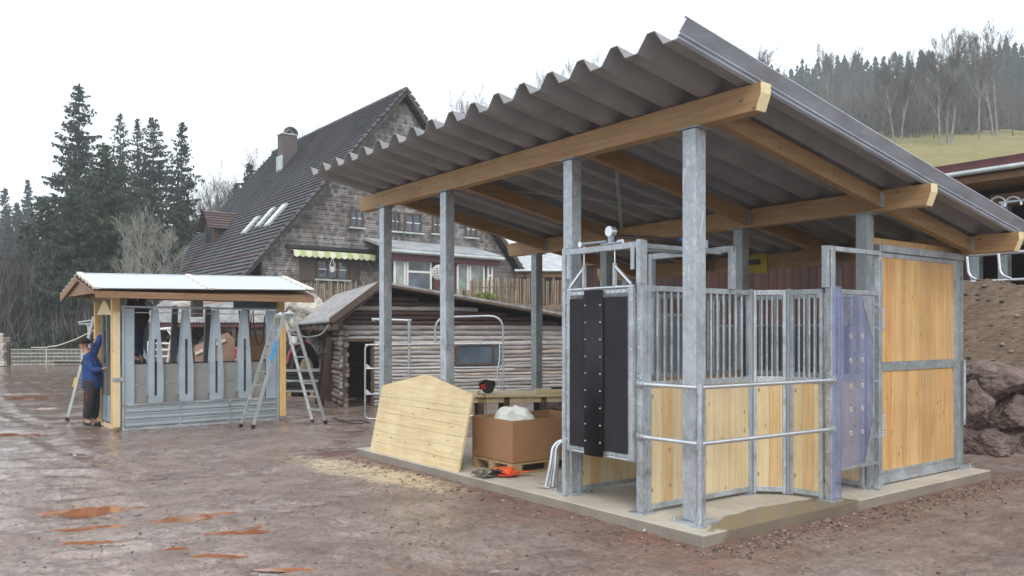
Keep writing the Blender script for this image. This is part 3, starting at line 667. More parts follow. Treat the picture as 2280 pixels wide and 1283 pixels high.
# ---- film covered gate
def film_gate():
    T = thing('film_covered_gate', 'narrow steel gate covered with lilac protective film and two columns of holes', 'gate', (*SH.w(2.08, .175)[:2], 0), SH.a)
    z0, z1 = .35, 2.10; L = .83
    MB().box(.07, L, -.018, .018, z1 - .045, z1).box(.07, L, -.018, .018, z0, z0 + .03).box(L - .045, L, -.018, .018, z0 + .03, z1 - .045).build('frame', MAT['galv'], T, bevel=.003)
    MB().box(.71, .735, -.015, .015, z0 + .03, z1 - .045).build('stile', MAT['galv'], T)
    # film sheet with holes
    bm = bmesh.new(); hx = [(.31, .025), (.52, .025)]; hz = [.72, 1.0, 1.2, 1.42, 1.64]; hz = [.70, .93, 1.16, 1.41, 1.65]
    xs = sorted({.09, .735} | {round(x + s * .032, 4) for x, _ in hx for s in (-1, 1)}); zs = sorted({z0 + .035, z1 - .05} | {round(z + s * .032, 4) for z in hz for s in (-1, 1)})
    m = MB()
    for i in range(len(xs) - 1):
        for j in range(len(zs) - 1):
            xa, xb, za, zb = xs[i], xs[i + 1], zs[j], zs[j + 1]; cx, cz = (xa + xb) / 2, (za + zb) / 2
            if any(abs(cx - x) < .01 for x, _ in hx) and any(abs(cz - z) < .01 for z in hz):
                n = 12; ri = .018; vs = []
                sq = [(math.cos(2 * math.pi * k / n + .26), math.sin(2 * math.pi * k / n + .26)) for k in range(n)]
                for c_, s_ in sq: k = .032 / max(abs(c_), abs(s_)); vs.append((cx + c_ * k, -.005, cz + s_ * k))
                for c_, s_ in sq: vs.append((cx + c_ * ri, -.005, cz + s_ * ri))
                m.add(vs, [(k, (k + 1) % n, (k + 1) % n + n, k + n) for k in range(n)])
            else: m.add([(xa, -.005, za), (xb, -.005, za), (xb, -.005, zb), (xa, -.005, zb)], [(0, 1, 2, 3)])
    m.build('film_sheet', MAT['film'], T, fix=False)
    b = MB()
    for x, _ in hx:
        for z in hz: b.tube([Vector((x + .021 * math.cos(a), -.007, z + .021 * math.sin(a))) for a in np.linspace(0, 2 * math.pi, 13)], .0035, 5, cap=False)
    b.build('hole_rims', MAT['white_paint'], T)
    # curled film on the post side reaching to the floor
    m = MB(); n = 10; pr = [(-.07 + .14 * i / n, -.045 - .03 * math.sin(math.pi * i / n) + .01 * math.sin(9 * i)) for i in range(n + 1)]
    m.add([(x, y, z) for z in (.11, .9, 1.5, 2.12) for x, y in pr], [(r_ * (n + 1) + i, r_ * (n + 1) + i + 1, (r_ + 1) * (n + 1) + i + 1, (r_ + 1) * (n + 1) + i) for r_ in range(3) for i in range(n)], smooth=True)
    m.build('curled_film', MAT['film'], T, fix=False)
    for zz, s in ((z1 - .05, -1), (z0 + .03, 1)):
        MB().add([(.70, -.012, zz), (.50 if s < 0 else .55, -.012, zz), (.70, -.012, zz + s * .42)], [(0, 1, 2)]).build('gusset', MAT['galv'], T, fix=False).modifiers.new('t', 'SOLIDIFY').thickness = .004
    for z in (.62, 1.18, 1.72, 1.95): MB().box(.735, .785, -.015, .015, z, z + .025).build('rung', MAT['galv'], T)
    for z in (.62, 1.70):
        pts = [(.875 + .022 * math.cos(a), -.02 + .022 * math.sin(a), z + a * .0034) for a in np.linspace(0, 2 * math.pi * 11, 110)]
        MB().tube(pts, .005, 5).tube([(.845, -.02, z + .05), (.90, -.02, z + .05)], .012, 6).build('spring', MAT['chrome'], T)
    # hoop on top
film_gate()
T = thing('gate_hoop', 'rectangular galvanised hoop standing above the lilac film gate', 'gate frame', (*SH.w(1.93, .165)[:2], 0), SH.a)
MB().box(.0, .045, -.03, .03, 2.11, 2.505).build('upright', MAT['galv'], T, bevel=.003)
MB().box(.045, .97, -.03, .03, 2.46, 2.505).build('cross_bar', MAT['galv'], T, bevel=.003)
MB().box(.93, .97, -.03, .03, .10, 2.46).build('upright', MAT['galv'], T, bevel=.003)
MB().box(.95, .965, -.045, -.031, 2.15, 2.40).build('guide_plate', MAT['steel_blue'], T)

# ---- sliding door
def door():
    T = thing('sliding_door', 'tall honey coloured board sliding door in a galvanised frame at the right end', 'door', (*SH.w(3.09, .30)[:2], 0), SH.a)
    L = 1.75
    MB().box(0, .085, -.025, .025, .20, 2.52).box(L - .09, L, -.025, .025, .20, 2.52).box(.085, L - .09, -.025, .025, 2.47, 2.52).box(.085, L - .09, -.025, .025, .20, .235).build('frame', MAT['galv'], T, bevel=.003)
    MB().box(.075, L - .02, -.032, -.026, 1.28, 1.375).build('mid_rail', MAT['galv_dull'], T)
    MB().box(.0, L + .12, -.05, .02, 2.525, 2.60).build('top_track', MAT['galv'], T, bevel=.006)
    MB().box(.02, L - .02, -.035, .02, .105, .198).box(.02, L - .02, -.05, -.035, .105, .15).build('bottom_track', MAT['galv'], T, bevel=.003)
    for z0, z1 in ((.235, 1.30), (1.36, 2.47)):
        b = MB(); x = .085
        while x < L - .1:
            wd = min(random.choice([.085, .10, .12, .13]), L - .09 - x); b.box(x + .001, x + wd - .001, -.018, .018 + random.uniform(-.002, 0), z0, z1); x += wd
        b.build('boards', MAT['board_door'], T)
    MB().box(L + .10, L + .13, -.03, .03, 2.1, 2.35).tube([(L + .13, -.04, 1.36), (L + .13, -.04, .6)], .02, 8).build('guide_bracket', MAT['galv'], T)
    MB().box(.0, .03, -.05, -.026, .95, 1.12).build('handle', MAT['galv_dull'], T)
door()
# grey resin sheets of the inner race, seen through the bars
for (u0, v0, u1, v1, z1, lb) in ((3.35, .75, 3.25, 2.6, 1.75, 'grey steel sheet panel inside the stall, right part seen through the bars'), (3.3, 2.75, 3.05, 3.7, 1.90, 'taller grey sheet panel with a notch inside the stall, left part')):
    p = SH.w(u0, v0); L = math.hypot(u1 - u0, v1 - v0); T = thing('sheet_panel', lb, 'panel', (p.x, p.y, 0), SH.a + math.atan2(v1 - v0, u1 - u0))
    MB().box(0, L, -.01, .01, .12, z1).build('sheet', MAT['sheet_grey'], T); MB().box(0, L, -.02, .02, z1, z1 + .03).box(-.03, 0, -.02, .02, .09, z1).box(L, L + .03, -.02, .02, .09, z1).build('frame', MAT['galv_dull'], T)

# ------------------------------------------------------------------ things on and beside the slab
T = thing('gable_panel', 'pale house-shaped wood panel leaning against the left shelter posts', 'wood panel', (*SH.w(.045, 3.585)[:2], .091), SH.a)
def leaning_panel():
    tilt = math.radians(8.5); q = []
    outline = [(2.16, 0), (2.06, .885), (.96, 1.085), (-.10, .90), (0, 0)]
    seams = [.0, .80]
    M = Matrix.Rotation(tilt, 4, 'Y')
    n = len(outline); m = MB(); D = .028
    m.add([M @ Vector((0, y, z)) for y, z in outline] + [M @ Vector((D, y, z)) for y, z in outline],
          [tuple(range(n)), tuple(range(n, 2 * n))[::-1]] + [(i, i + n, (i + 1) % n + n, (i + 1) % n) for i in range(n)])
    m.build('panel_board', MAT['board_flat'], T)
    s = MB()
    for z in (.13, .27, .40, .53, .66, .735): s.box(-.0012, 0, -.04 + .04 * random.random(), 2.1, z, z + .0022, M=M @ Matrix.Rotation(R(.15 * random.random()), 4, 'X'))
    s.build('board_joints', MAT['wood_old'], T)
leaning_panel()
T = thing('cardboard_box', 'large open brown cardboard box standing on a pallet', 'box', (*gz(1141, 1033, .22)[:2], .222), SH.a)
LB, WB, HB = 1.18, .80, .475; b = MB(); tk = .012
b.box(0, LB, 0, tk, 0, HB).box(0, LB, WB - tk, WB, 0, HB).box(0, tk, tk, WB - tk, 0, HB).box(LB - tk, LB, tk, WB - tk, 0, HB); b.build('side_walls', MAT['card'], T, bevel=.006)
MB().box(tk, LB - tk, tk, WB - tk, .002, .012).build('bottom', MAT['card_in'], T)
MB().box(.004, .010, .02, .06, .30, .304).box(-.002, -.0005, .37, .375, .005, HB - .004).build('seam', MAT['card_in'], T)
px_, py_ = gz(1141, 1033, .22)[:2]; ca, sa = math.cos(SH.a), math.sin(SH.a)
def boxw(x, y, z): return (px_ + x * ca - y * sa, py_ + x * sa + y * ca, z)
T = thing('pallet', 'wooden pallet under the big cardboard box', 'pallet', boxw(-.01, -.01, .092), SH.a)
for i in range(7): MB().box(0, 1.2, i * .118, i * .118 + .095, .105, .125).build('deck_board', MAT['pallet'], T)
for y in (0, .355, .70): MB().box(0, 1.2, y, y + .10, 0, .018).build('bottom_board', MAT['pallet'], T)
for y in (0, .355, .70):
    for x in (0, .53, 1.06): MB().box(x, x + .14, y, y + .10, .0185, .1045).build('block', MAT['pallet'], T)
# white bag in the box
m = MB(); n, k = 52, 22; vs = []
for i in range(k + 1):
    th = math.pi / 2 * i / k
    for j in range(n):
        ph = 2 * math.pi * j / n; r = 1 + .10 * math.sin(3 * ph + 1) + .03 * math.sin(7 * ph + i * .25)
        q_ = Vector((2.2 * math.cos(ph) * math.cos(th), 2.2 * math.sin(ph) * math.cos(th), 2.2 * math.sin(th))); r += .16 * abs(mnoise.noise(q_ * .8)) + .05 * mnoise.noise(q_ * 2.2); vs.append((.27 * r * math.cos(ph) * math.cos(th), .25 * r * math.sin(ph) * math.cos(th), .26 * r * math.sin(th) * (1 + .16 * math.sin(2 * ph + 2))))
m.add(vs, [(i * n + j, i * n + (j + 1) % n, (i + 1) * n + (j + 1) % n, (i + 1) * n + j) for i in range(k) for j in range(n)], smooth=True); m.add([(.3 * math.cos(a), .25 * math.sin(a), -.12) for a in np.linspace(0, 6.28, 16)[:-1]], [tuple(range(15))])
tag(m.build('plastic_bag', MAT['bag'], loc=boxw(.30, .38, .50), fix=False), 'crumpled white plastic bag bulging out of the cardboard box', 'bag')
# ratchet straps
def straps():
    P = gz(1096, 1060, .10); T = thing('ratchet_straps', 'tangled orange and grey ratchet straps on the slab before the box', 'straps', (P[0], P[1], .092), R(10))
    random.seed(8)
    for k, (mt, nm, x0, x1) in enumerate((('orange', 'orange_strap', .05, .30), ('rope_grey', 'grey_strap', -.16, .10), ('black', 'black_strap', -.14, .14))):
        for q in range(5):
            pts = []; cx = random.uniform(x0, x1); cy = random.uniform(-.05, .08); a0 = random.uniform(0, 6)
            for i in range(26):
                a = a0 + i * .42; r = .05 + .05 * math.sin(i * .9 + q); pts.append((cx + r * math.cos(a) * 1.3, cy + r * math.sin(a) * .8, .012 + .022 * abs(math.sin(i * .6 + q)) + q * .012))
            b = MB()
            for i in range(25): b.bar(pts[i], pts[i + 1], .026, .004)
            b.build(nm, MAT[mt], T)
    MB().tube([(.16, .01, .045), (.16, .01, .095)], .085, 20).build('coiled_strap', MAT['orange'], T, bevel=.01)
    MB().bar((.05, -.08, .03), (.20, -.12, .03), .03, .02).bar((.2, -.12, .03), (.28, -.02, .05), .02, .015).build('ratchet', MAT['red'], T)
straps()
P = gz(1138, 1050, .10); T = thing('plastic_wrapper', 'small blue plastic wrapper beside the orange straps', 'wrapper', (P[0] - .03, P[1] - .05, .092), R(35))
MB().box(-.02, .085, -.03, .03, 0, .05).box(.0, .03, -.025, .025, .05, .085).build('wrapper_body', MAT['blue'], T, bevel=.008)
# bent feed bars standing by the post
def bent_bars():
    P = gz(1222, 1088, .09); T = thing('bent_tube_bars', 'bundle of bent galvanised tubes leaning on the post left of the black gate', 'tubes', (P[0], P[1], .092), 0)
    for i, (dx, dy) in enumerate(((0, 0), (.035, .03), (.07, .0), (.10, .04))):
        pts = [(dx - .03, dy, .02), (dx * .7 + .02, dy, .25), (dx * .5 + .04, dy + .02, .42), (dx * .4 + .12, dy + .03, .49), (dx * .4 + .30, dy + .05, .485)]
        MB().tube(rounded(pts, .12), .0175, 8).build('bent_tube', MAT['chrome'], T)
    MB().bar((-.13, 0, .055), (.01, -.04, .012), .035, .012).bar((.02, 0, .05), (.13, .04, .05), .03, .012).build('foot_bar', MAT['chrome'], T)
bent_bars()
# workbench of planks on trestles
P0_ = at(1030, 905, 10.9)
T = thing('workbench', 'makeshift workbench of pale planks on wooden legs behind the box', 'workbench', (-.72, 10.75, .09), R(7))
for i in range(5): MB().box(-.05 + .03 * (i % 2), 1.85, i * .16, i * .16 + .155, .735, .765).build('top_plank', MAT['board_flat'] if i % 2 else MAT['board_pale'], T)
for x in (.28, .62, 1.12, 1.55):
    for y in (.05, .65): MB().box(x, x + .08, y, y + .08, 0, .73).build('leg', MAT['wood_old'], T)
MB().box(-.03, 1.8, .05, .13, .66, .73).box(-.03, 1.8, .65, .73, .66, .73).build('rail', MAT['board_pale'], T)
tp = lambda x, y, z: (-.72 + x * math.cos(R(7)) - y * math.sin(R(7)), 10.75 + x * math.sin(R(7)) + y * math.cos(R(7)), .09 + z)
tag(MB().box(0, .72, 0, .22, 0, .05).build('plank', MAT['board_pale'], loc=tp(1.08, .2, .768), bevel=.004), 'thick pale plank lying on the right end of the workbench', 'plank').rotation_euler = (0, 0, R(5))
tag(MB().box(0, .13, 0, .06, 0, .025).box(.13, .16, .02, .04, .0, .02).build('clamp_tool', MAT['black'], loc=tp(1.32, .26, .820), bevel=.004), 'small black tool lying on the thick pale plank', 'tool').rotation_euler = (0, 0, R(25))
def saw():
    T = thing('circular_saw', 'black and red hand circular saw on the workbench', 'saw', tp(.42, .22, .767), R(15))
    MB().box(-.14, .14, -.08, .08, 0, .006).build('base_plate', MAT['chrome'], T)
    MB().tube([(0, -.04, .085), (0, -.01, .085)], .085, 18).build('blade_guard', MAT['black'], T)
    MB().tube([(-.06, 0, .10), (.10, .13, .12)], .055, 12).build('motor', MAT['black'], T)
    MB().tube(rounded([(-.08, 0, .06), (-.12, 0, .14), (-.03, 0, .185), (.06, 0, .15), (.08, 0, .09)], .04), .016, 8).build('handle', MAT['black'], T)
    MB().box(-.10, -.03, -.045, -.032, .06, .13).build('red_cover', MAT['red'], T, bevel=.006)
    MB().tube(rounded([(-.1, 0, .05), (-.16, -.05, .02), (-.1, -.30, .01), (-.09, -.33, -.3), (-.07, -.34, -.6)], .05), .005, 6).build('cable', MAT['cable'], T)
saw()
# heap of old timber and rocks behind the bench
random.seed(21)
for i in range(3):
    P = at(1225 + 12 * i, 900 + i * 4, 12.6); b = MB(); b.ball((0, 0, 0), .16 - .02 * i, seg=9, rings=6, sc_=(1.3, 1, .8)); b.v = [tuple(c * random.uniform(.82, 1.15) for c in v) for v in b.v]
    tag(b.build('rock', MAT['dirt_stone'], loc=(P[0], P[1], .55 - .05 * i)), ['reddish rock at the left of the small heap behind the workbench', 'middle reddish rock of the small heap behind the workbench', 'right reddish rock of the small heap behind the workbench'][i], 'rock')
tag(MB().prism([(0, 0, 0), (1.1, 0, 0), (.9, 0, .42), (.2, 0, .40)], (0, .7, 0)).build('soil_heap', MAT['dirt_stone'], loc=(.35, 12.3, 0)), 'low heap of soil and stones behind the workbench', 'heap')

# ------------------------------------------------------------------ tubular cattle gates standing before the hut
Yg = 15.7
def gpt(x, y, Y=Yg): return Vector(at(x, y, Y))
T = thing('cattle_gate', 'galvanised tubular cattle gate panel standing before the log hut', 'gate', (at(966, 900, Yg)[0], Yg, 0))
lo = lambda p: Vector(p) - T.location
r_ = .019
outer = rounded([gpt(846, 768), gpt(813, 768), gpt(813, 933), gpt(846, 933)], .1)
MB().tube([lo(p) for p in outer], r_, 8).build('end_bow', MAT['galv'], T)
for y in (768, 821, 878): MB().tube([lo(gpt(813, y)), lo(gpt(1118, y - 3))], .015, 8).build('rail', MAT['galv'], T)
MB().tube([lo(gpt(846, 933)), lo(gpt(1118, 924))], .018, 8).build('rail', MAT['chrome'], T)
MB().tube([lo(p) for p in rounded([gpt(1113, 765), gpt(1113, 800), gpt(1107, 830), gpt(1114, 868), gpt(1114, 926)], .1)], .018, 8).build('end_tube', MAT['chrome'], T)
for y in (821, 878): MB().add([lo(gpt(815, y - 12)), lo(gpt(829, y)), lo(gpt(815, y + 2))], [(0, 1, 2)]).build('gusset', MAT['galv'], T, fix=False).modifiers.new('t', 'SOLIDIFY').thickness = .006
T = thing('cattle_hoop', 'tall galvanised tube hoop behind the cattle gate panel', 'hoop', (at(1045, 900, 15.95)[0], 15.95, 0))
MB().tube([lo(p) for p in rounded([gpt(970, 770, 15.95), gpt(968, 707, 15.95), gpt(1120, 703, 15.95), gpt(1122, 935, 15.95)], .28)], .020, 8).build('hoop_tube', MAT['galv'], T)
MB().tube([lo(gpt(968, 768, 15.95)), lo(gpt(1121, 766, 15.95))], .018, 8).build('cross_tube', MAT['chrome'], T)
T = thing('standpipe', 'thin steel pipe with a short side arm against the log wall', 'pipe', (at(911, 900, 17.2)[0], 17.2, 0))
MB().tube([lo(at(911, 712, 17.2)), (0, 0, 0)], .035, 8).build('pipe', MAT['galv_dull'], T)
MB().tube([lo(at(828, 711, 17.2)), lo(at(916, 714, 17.2))], .028, 8).tube([lo(at(832, 711, 17.2)), lo(at(832, 715, 17.2))], .04, 8).build('side_arm', MAT['galv'], T)

# ------------------------------------------------------------------ log hut
def hut():
    T = thing('log_hut', 'low weathered log hut with a corrugated lean roof and dark doorway', 'hut', (CA.O[0], CA.O[1], 0), CA.a)
    random.seed(4)
    W = 8.2; ap = 1.13; wy = .45    # wall stands behind the roof edge
    sdoor0, z_d = CA.onv(769, 762, wy); sdoor1, _ = CA.onv(826, 762, wy)
    ws0, wz1 = CA.onv(1012, 765, wy); ws1, wz0 = CA.onv(1112, 812, wy); z_d = 1.47
    sL = CA.onv(764, 800, wy)[0]
    rz = lambda s: 2.72 - .155 * (s - ap) if s > ap else 2.72 - .78 * (ap - s)
    z = .0
    front = MB(); k = 0
    while z < 2.75:
        hgt = random.uniform(.07, .11) if z < 1.3 else random.uniform(.09, .13); zc = z + hgt / 2
        segs = []
        s1 = min(W, ap + (2.72 - .13 - zc) / .155) if zc < 2.6 else ap
        s0 = max(sL, ap - (2.72 - .13 - zc) / .78)
        cuts = [(s0 - (random.uniform(0, .08) if z < 1.7 else 0), s1)]
        if zc < z_d: cuts = [(cuts[0][0], sdoor0), (sdoor1, s1)]
        if wz0 < zc < wz1: cuts = [c for c in ((cuts[0]) if len(cuts) > 1 else None, (cuts[-1][0], ws0), (ws1, s1)) if c]
        dark = zc > 1.85  # logs above this height are mostly the darker brown
        for a, b in cuts:
            if b - a < .08: continue
            x = a
            while x < b - .01:
                L = min(b - x, random.uniform(1.6, 4.5)); 
                if b - x - L < .4: L = b - x
                tb = MB(); r = hgt / 2 * 1.03
                n = 9; pts = [(x + L * i / n, wy + .02 + random.uniform(-.018, .018), zc + random.uniform(-.012, .012)) for i in range(n + 1)]
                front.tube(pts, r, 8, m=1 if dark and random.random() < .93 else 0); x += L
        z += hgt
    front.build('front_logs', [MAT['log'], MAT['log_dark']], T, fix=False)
    # side wall logs with projecting ends at the left
    side = MB(); z = 0
    while z < 1.62:
        h = random.uniform(.09, .13); side.tube([(sL + .06 + random.uniform(-.03, .03), wy - random.uniform(.02, .15), z + h / 2), (sL + .06 + random.uniform(-.05, .05), wy + 1.5, z + h / 2 + random.uniform(-.02, .02)), (sL + .06, wy + 3.1, z + h / 2)], h / 2, 8); z += h
    side.build('side_logs', MAT['log_y'], T, fix=False)
    MB().box(sL + .1, W, wy + .1, wy + .16, 0, 1.35).build('inner_wall', MAT['dark'], T) if False else None
    # dark room behind the doorway
    MB().box(sdoor0 - .2, sdoor1 + .6, wy + 1.8, wy + 1.9, 0, 1.7).box(sdoor1 + .15, sdoor1 + .2, wy + .1, wy + 1.8, 0, 1.7).build('inner_partition', MAT['log_dark'], T)
    d = MB().box(sdoor0 - .06, sdoor0, wy - .1, wy + .05, 0, z_d).box(sdoor1, sdoor1 + .06, wy - .06, wy + .05, 0, z_d).box(sdoor0 - .06, sdoor1 + .06, wy - .1, wy + .05, z_d, z_d + .07); d.build('door_frame', MAT['wood_old'], T)
    wf = MB().box(ws0, ws1, wy - .10, wy - .04, wz0, wz0 + .04).box(ws0, ws1, wy - .10, wy - .04, wz1 - .04, wz1).box(ws0, ws0 + .05, wy - .1, wy - .04, wz0 + .04, wz1 - .04).box(ws1 - .05, ws1, wy - .1, wy - .04, wz0 + .04, wz1 - .04).box(ws1 - .20, ws1 - .16, wy - .1, wy - .04, wz0 + .04, wz1 - .04).build('window', MAT['wood_old'], T)
    MB().box(ws0 + .05, ws1 - .05, wy - .06, wy - .05, wz0 + .04, wz1 - .04).build('pane', MAT['glass'], wf)
    # right roof slope: dark boards and sheets, seen edge on
    m = MB(); th = .05
    for (a, b, dz, mt, y0) in ((ap, W + .3, 0, 0, -.05), (ap, W + .3, .06, 1, .05)):
        m.add([(s, y, rz(s) + dz + t_) for s in (a, b) for y in (y0, 7.9) for t_ in (0, th)], [(0, 1, 3, 2), (4, 6, 7, 5), (0, 4, 5, 1), (2, 3, 7, 6), (1, 5, 7, 3), (0, 2, 6, 4)], mt)
    m.build('roof_right', [MAT['wood_old'], MAT['eternit']], T)
    # left roof slope: old corrugated sheet running down the slope
    m = MB(); N = 316; e0 = -.02; vs = []
    for (sx, zz) in ((ap + .02, 2.79), (.45, 2.79 - .78 * (ap - .45) + .0), (e0, 1.90)):
        for i in range(N + 1):
            y = -.12 + 7.9 * i / N; vs.append((sx, y, zz + .032 * math.sin(i * .785) + .02))
    m.add(vs, [(r_ * (N + 1) + i, r_ * (N + 1) + i + 1, (r_ + 1) * (N + 1) + i + 1, (r_ + 1) * (N + 1) + i) for r_ in range(2) for i in range(N)])
    o = m.build('corrugated_sheet', MAT['eternit'], T, fix=False); o.modifiers.new('t', 'SOLIDIFY').thickness = .01
    r = MB()
    for y in (.0, 1.2, 2.6, 4.1, 5.6, 7.2): r.bar((ap, y, 2.70), (e0 + .05, y, 1.82), .09, .11)
    r.bar((e0 + .12, -.12, 1.80), (e0 + .12, 7.8, 1.80), .10, .12); r.build('rafters', MAT['wood_old'], T)
    MB().bar((e0 + .02, -.14, 1.92), (ap, -.14, 2.78), .03, .14).build('verge_board', MAT['wood_old'], T)
    # hanging cable under the eave
    c = CA; MB().tube(rounded([(e0, .0, 1.84), (e0 - .15, .1, 1.62), (e0 - .45, .2, 1.56), (e0 - .8, .3, 1.66)], .1), .018, 6).build('cable', MAT['galv_dull'], T)
hut()
for (x, y, x2, y2, lb, Y1, Y2) in ((716, 905, 735, 752, 'brown board propped upright against the left corner of the log hut', 17.6, 18.0), (706, 900, 722, 800, 'shorter weathered board leaning at the hut corner behind the brown one', 18.3, 18.6)):
    P = Vector(gz(x, y)); Q = Vector(at(x2, y2, Y2)); o = MB().bar((0, 0, 0.02), Q - P, .11, .03).build('prop_board', MAT['wood_old'], loc=P); tag(o, lb, 'board')
random.seed(6)
for i, (x, y, L) in enumerate(((745, 900, 1.2), (760, 905, .9))):
    P = gz(x, y); o = MB().tube([(0, 0, .05), (L * .3, .4, .10), (L * .5, .8, .06)], .03, 6).tube([(0, .1, .12), (.3, .2, .16)], .025, 6).build('log_scrap', MAT['wood_old'], loc=P); tag(o, ['crooked stick on the ground left of the hut doorway', 'short crooked stick right beside the dark hut doorway'][i], 'stick')
# black cable on the mud
P = Vector(gz(730, 925)); pts = [Vector(gz(x, y, .015)) - P for x, y in ((740, 930), (765, 938), (800, 936), (830, 942), (780, 944), (750, 935))]
tag(MB().tube(rounded(pts, .3), .012, 6).build('ground_cable', MAT['cable'], loc=P), 'thin black cable lying in loops on the mud left of the wood panel', 'cable')

# ------------------------------------------------------------------ farmhouse
def clip_strip(w0, w1, z0, z1, apex_t, apex_z, slope):
    pass
def shingle_wall(T, W, zb, ze, za, y=0., dz=.21, name='shingle_wall'):
    """stepped courses of shingles on a gable wall"""
    m = MB(); z = zb; half = W / 2
    while z < za - .05:
        z1 = min(z + dz, za); f = lambda q: (0, W) if q <= ze else ((q - ze) / (za - ze) * half, W - (q - ze) / (za - ze) * half)
        (a0, b0), (a1, b1) = f(z), f(z1)
        m.add([(a0, y - .035, z), (b0, y - .035, z), (b1, y - .004, z1 + .01), (a1, y - .004, z1 + .01), (a0, y, z), (b0, y, z)], [(0, 1, 2, 3), (4, 5, 1, 0)])
        z += dz
    return m.build(name, MAT['shingle'], T, fix=False)
def house():
    T = thing('farmhouse', 'old farmhouse with grey shingled gable and steep dark tiled roof', 'house', (HO.O[0], HO.O[1], 0), HO.a)
    W = 13.2; Ld = 15.6; zb = 2.2; ze = 4.75; za = 12.55; half = W / 2
    core = MB(); core.add([(0, .0, zb), (W, .0, zb), (W, 0, ze), (half, 0, za), (0, 0, ze), (0, Ld, zb), (W, Ld, zb), (W, Ld, ze), (half, Ld, za), (0, Ld, ze)],
                          [(0, 1, 2, 3, 4), (9, 8, 7, 6, 5), (1, 6, 7, 2)]); core.build('wall_core', MAT['shingle'], T)
    shingle_wall(T, W, zb, ze, za)
    MB().box(-.02, 0, 0, Ld, zb, ze - .1).build('side_wall', MAT['redboard'], T)
    # side boards
    b = MB(); y = .0
    while y < Ld: b.box(-.05 - .012 * random.random(), -.02, y, y + .17, zb, ze + .3); y += .18
    b.build('side_boards', MAT['redboard'], T)
    # roof slopes with stepped tile courses
    sl = (za - ze) / half; ov = .95; y0, y1 = -.45, Ld + .5
    for side in (0, 1):
        m = MB(); t = 0; L = half + ov; n = 46
        for i in range(n):
            a, b_ = L * i / n, L * (i + 1) / n
            xa, xb = (half - a, half - b_) if side == 0 else (half + a, half + b_); z_a, z_b = za + .25 - sl * a, za + .25 - sl * b_
            fl = lambda q: q  # straight slope
            dx = -.05 if side == 0 else .05
            m.add([(xa, y0, z_a), (xa, y1, z_a), (xb + dx, y1, z_b + .045), (xb + dx, y0, z_b + .045), (xb, y0, z_b), (xb, y1, z_b)], [(0, 1, 2, 3), (3, 2, 5, 4)])
        o = m.build('roof', MAT['tile'], T, fix=False)
        if side == 0: roof = o
    m = MB()
    m.tube([(half, y0 - .02, za + .27), (half, y1, za + .27)], .13, 8); m.build('ridge_tiles', MAT['tile'], roof)
    for s, x in ((-1, half - half - ov), (1, half + half + ov)):
        zE = za + .25 - sl * (half + ov); v = MB()
        v.add([(half, y0 - .03, za + .27), (x, y0 - .03, zE + .05), (x, y0 - .03, zE - .16), (half, y0 - .03, za + .03)], [(0, 1, 2, 3)]); oo = v.build('verge_board', MAT['wood_old'], T, fix=False); oo.modifiers.new('t', 'SOLIDIFY').thickness = .06
        # rounded verge tiles
        v = MB(); n = 34
        for i in range(n):
            a = i / n; p = Vector((half + (x - half) * a, y0 - .04, za + .30 + (zE + .06 - za - .30) * a)); q = Vector((half + (x - half) * (a + .9 / n), y0 - .04, za + .30 + (zE + .06 - za - .30) * (a + .9 / n) + .03)); v.tube([p, q], .07, 6, r2=.09)
        v.build('verge_tiles', MAT['tile'], T, fix=False)
    xE = -ov; zE = za + .25 - sl * (half + ov); MB().tube([(xE - .06, y0, zE - .02), (xE - .06, y1, zE - .02)], .085, 8).build('gutter', MAT['gutter'], T)
    MB().box(xE + .02, -.02, y0 + .1, y1 - .1, zE - .10, zE - .04).build('eave_boards', MAT['wood_old'], T)
    MB().tube(rounded([(xE - .06, 3.0, zE), (-.1, 3.0, zE - .7), (-.1, 3.0, zb)], .2), .05, 8).build('downpipe', MAT['gutter'], T)
    zroof = lambda x: za + .25 - sl * (half - x)
    # chimney
    def hit_roof(px, py):
        r = px_ray(px, py); lo_, hi = 20., 90.
        best = None
        for Y in np.linspace(30, 70, 4001):
            P = r * Y; u, v = HO.uv(P); z = P[2] + CZ
            if z < zroof(u) and u < half: best = (u, v, z); 
            if best: break
        return best
    cx, cy, cz = hit_roof(640, 362) or (5.8, 10, 12)
    Yc = HO.w(cx, cy).y; hz = 1.69 + (739 - 303) / 1822 * Yc
    ch = MB().box(cx - .42, cx + .42, cy - .35, cy + .35, cz - 1.6, hz).build('chimney', MAT['wood_old'], roof); 
    ch.data.materials[0] = plain('chimney_render', (.12, .105, .105), .8)
    MB().box(cx - .47, cx + .47, cy - .40, cy + .40, hz, hz + .06).build('chimney_collar', MAT['gutter'], roof)
    MB().box(cx - .48, cx - .42, cy - .42, cy + .42, cz - .8, cz + .3).build('flashing', MAT['gutter'], roof)
    b = MB(); b.add([(cx - .35, cy - .3, hz + .06), (cx, cy - .3, hz + .30), (cx + .35, cy - .3, hz + .06), (cx - .35, cy + .3, hz + .06), (cx, cy + .3, hz + .30), (cx + .35, cy + .3, hz + .06)], [(0, 1, 4, 3), (1, 2, 5, 4)]); o = b.build('chimney_cap', MAT['gutter'], roof, fix=False); o.modifiers.new('t', 'SOLIDIFY').thickness = .02
    MB().tube(arc((cx + .2, cy, hz + .12), .26, 0, math.pi, 10, (1, 0, 0), (0, 0, 1)), .17, 10).build('chimney_cowl', MAT['black'], roof)
    # dormer
    a = hit_roof(465, 545)
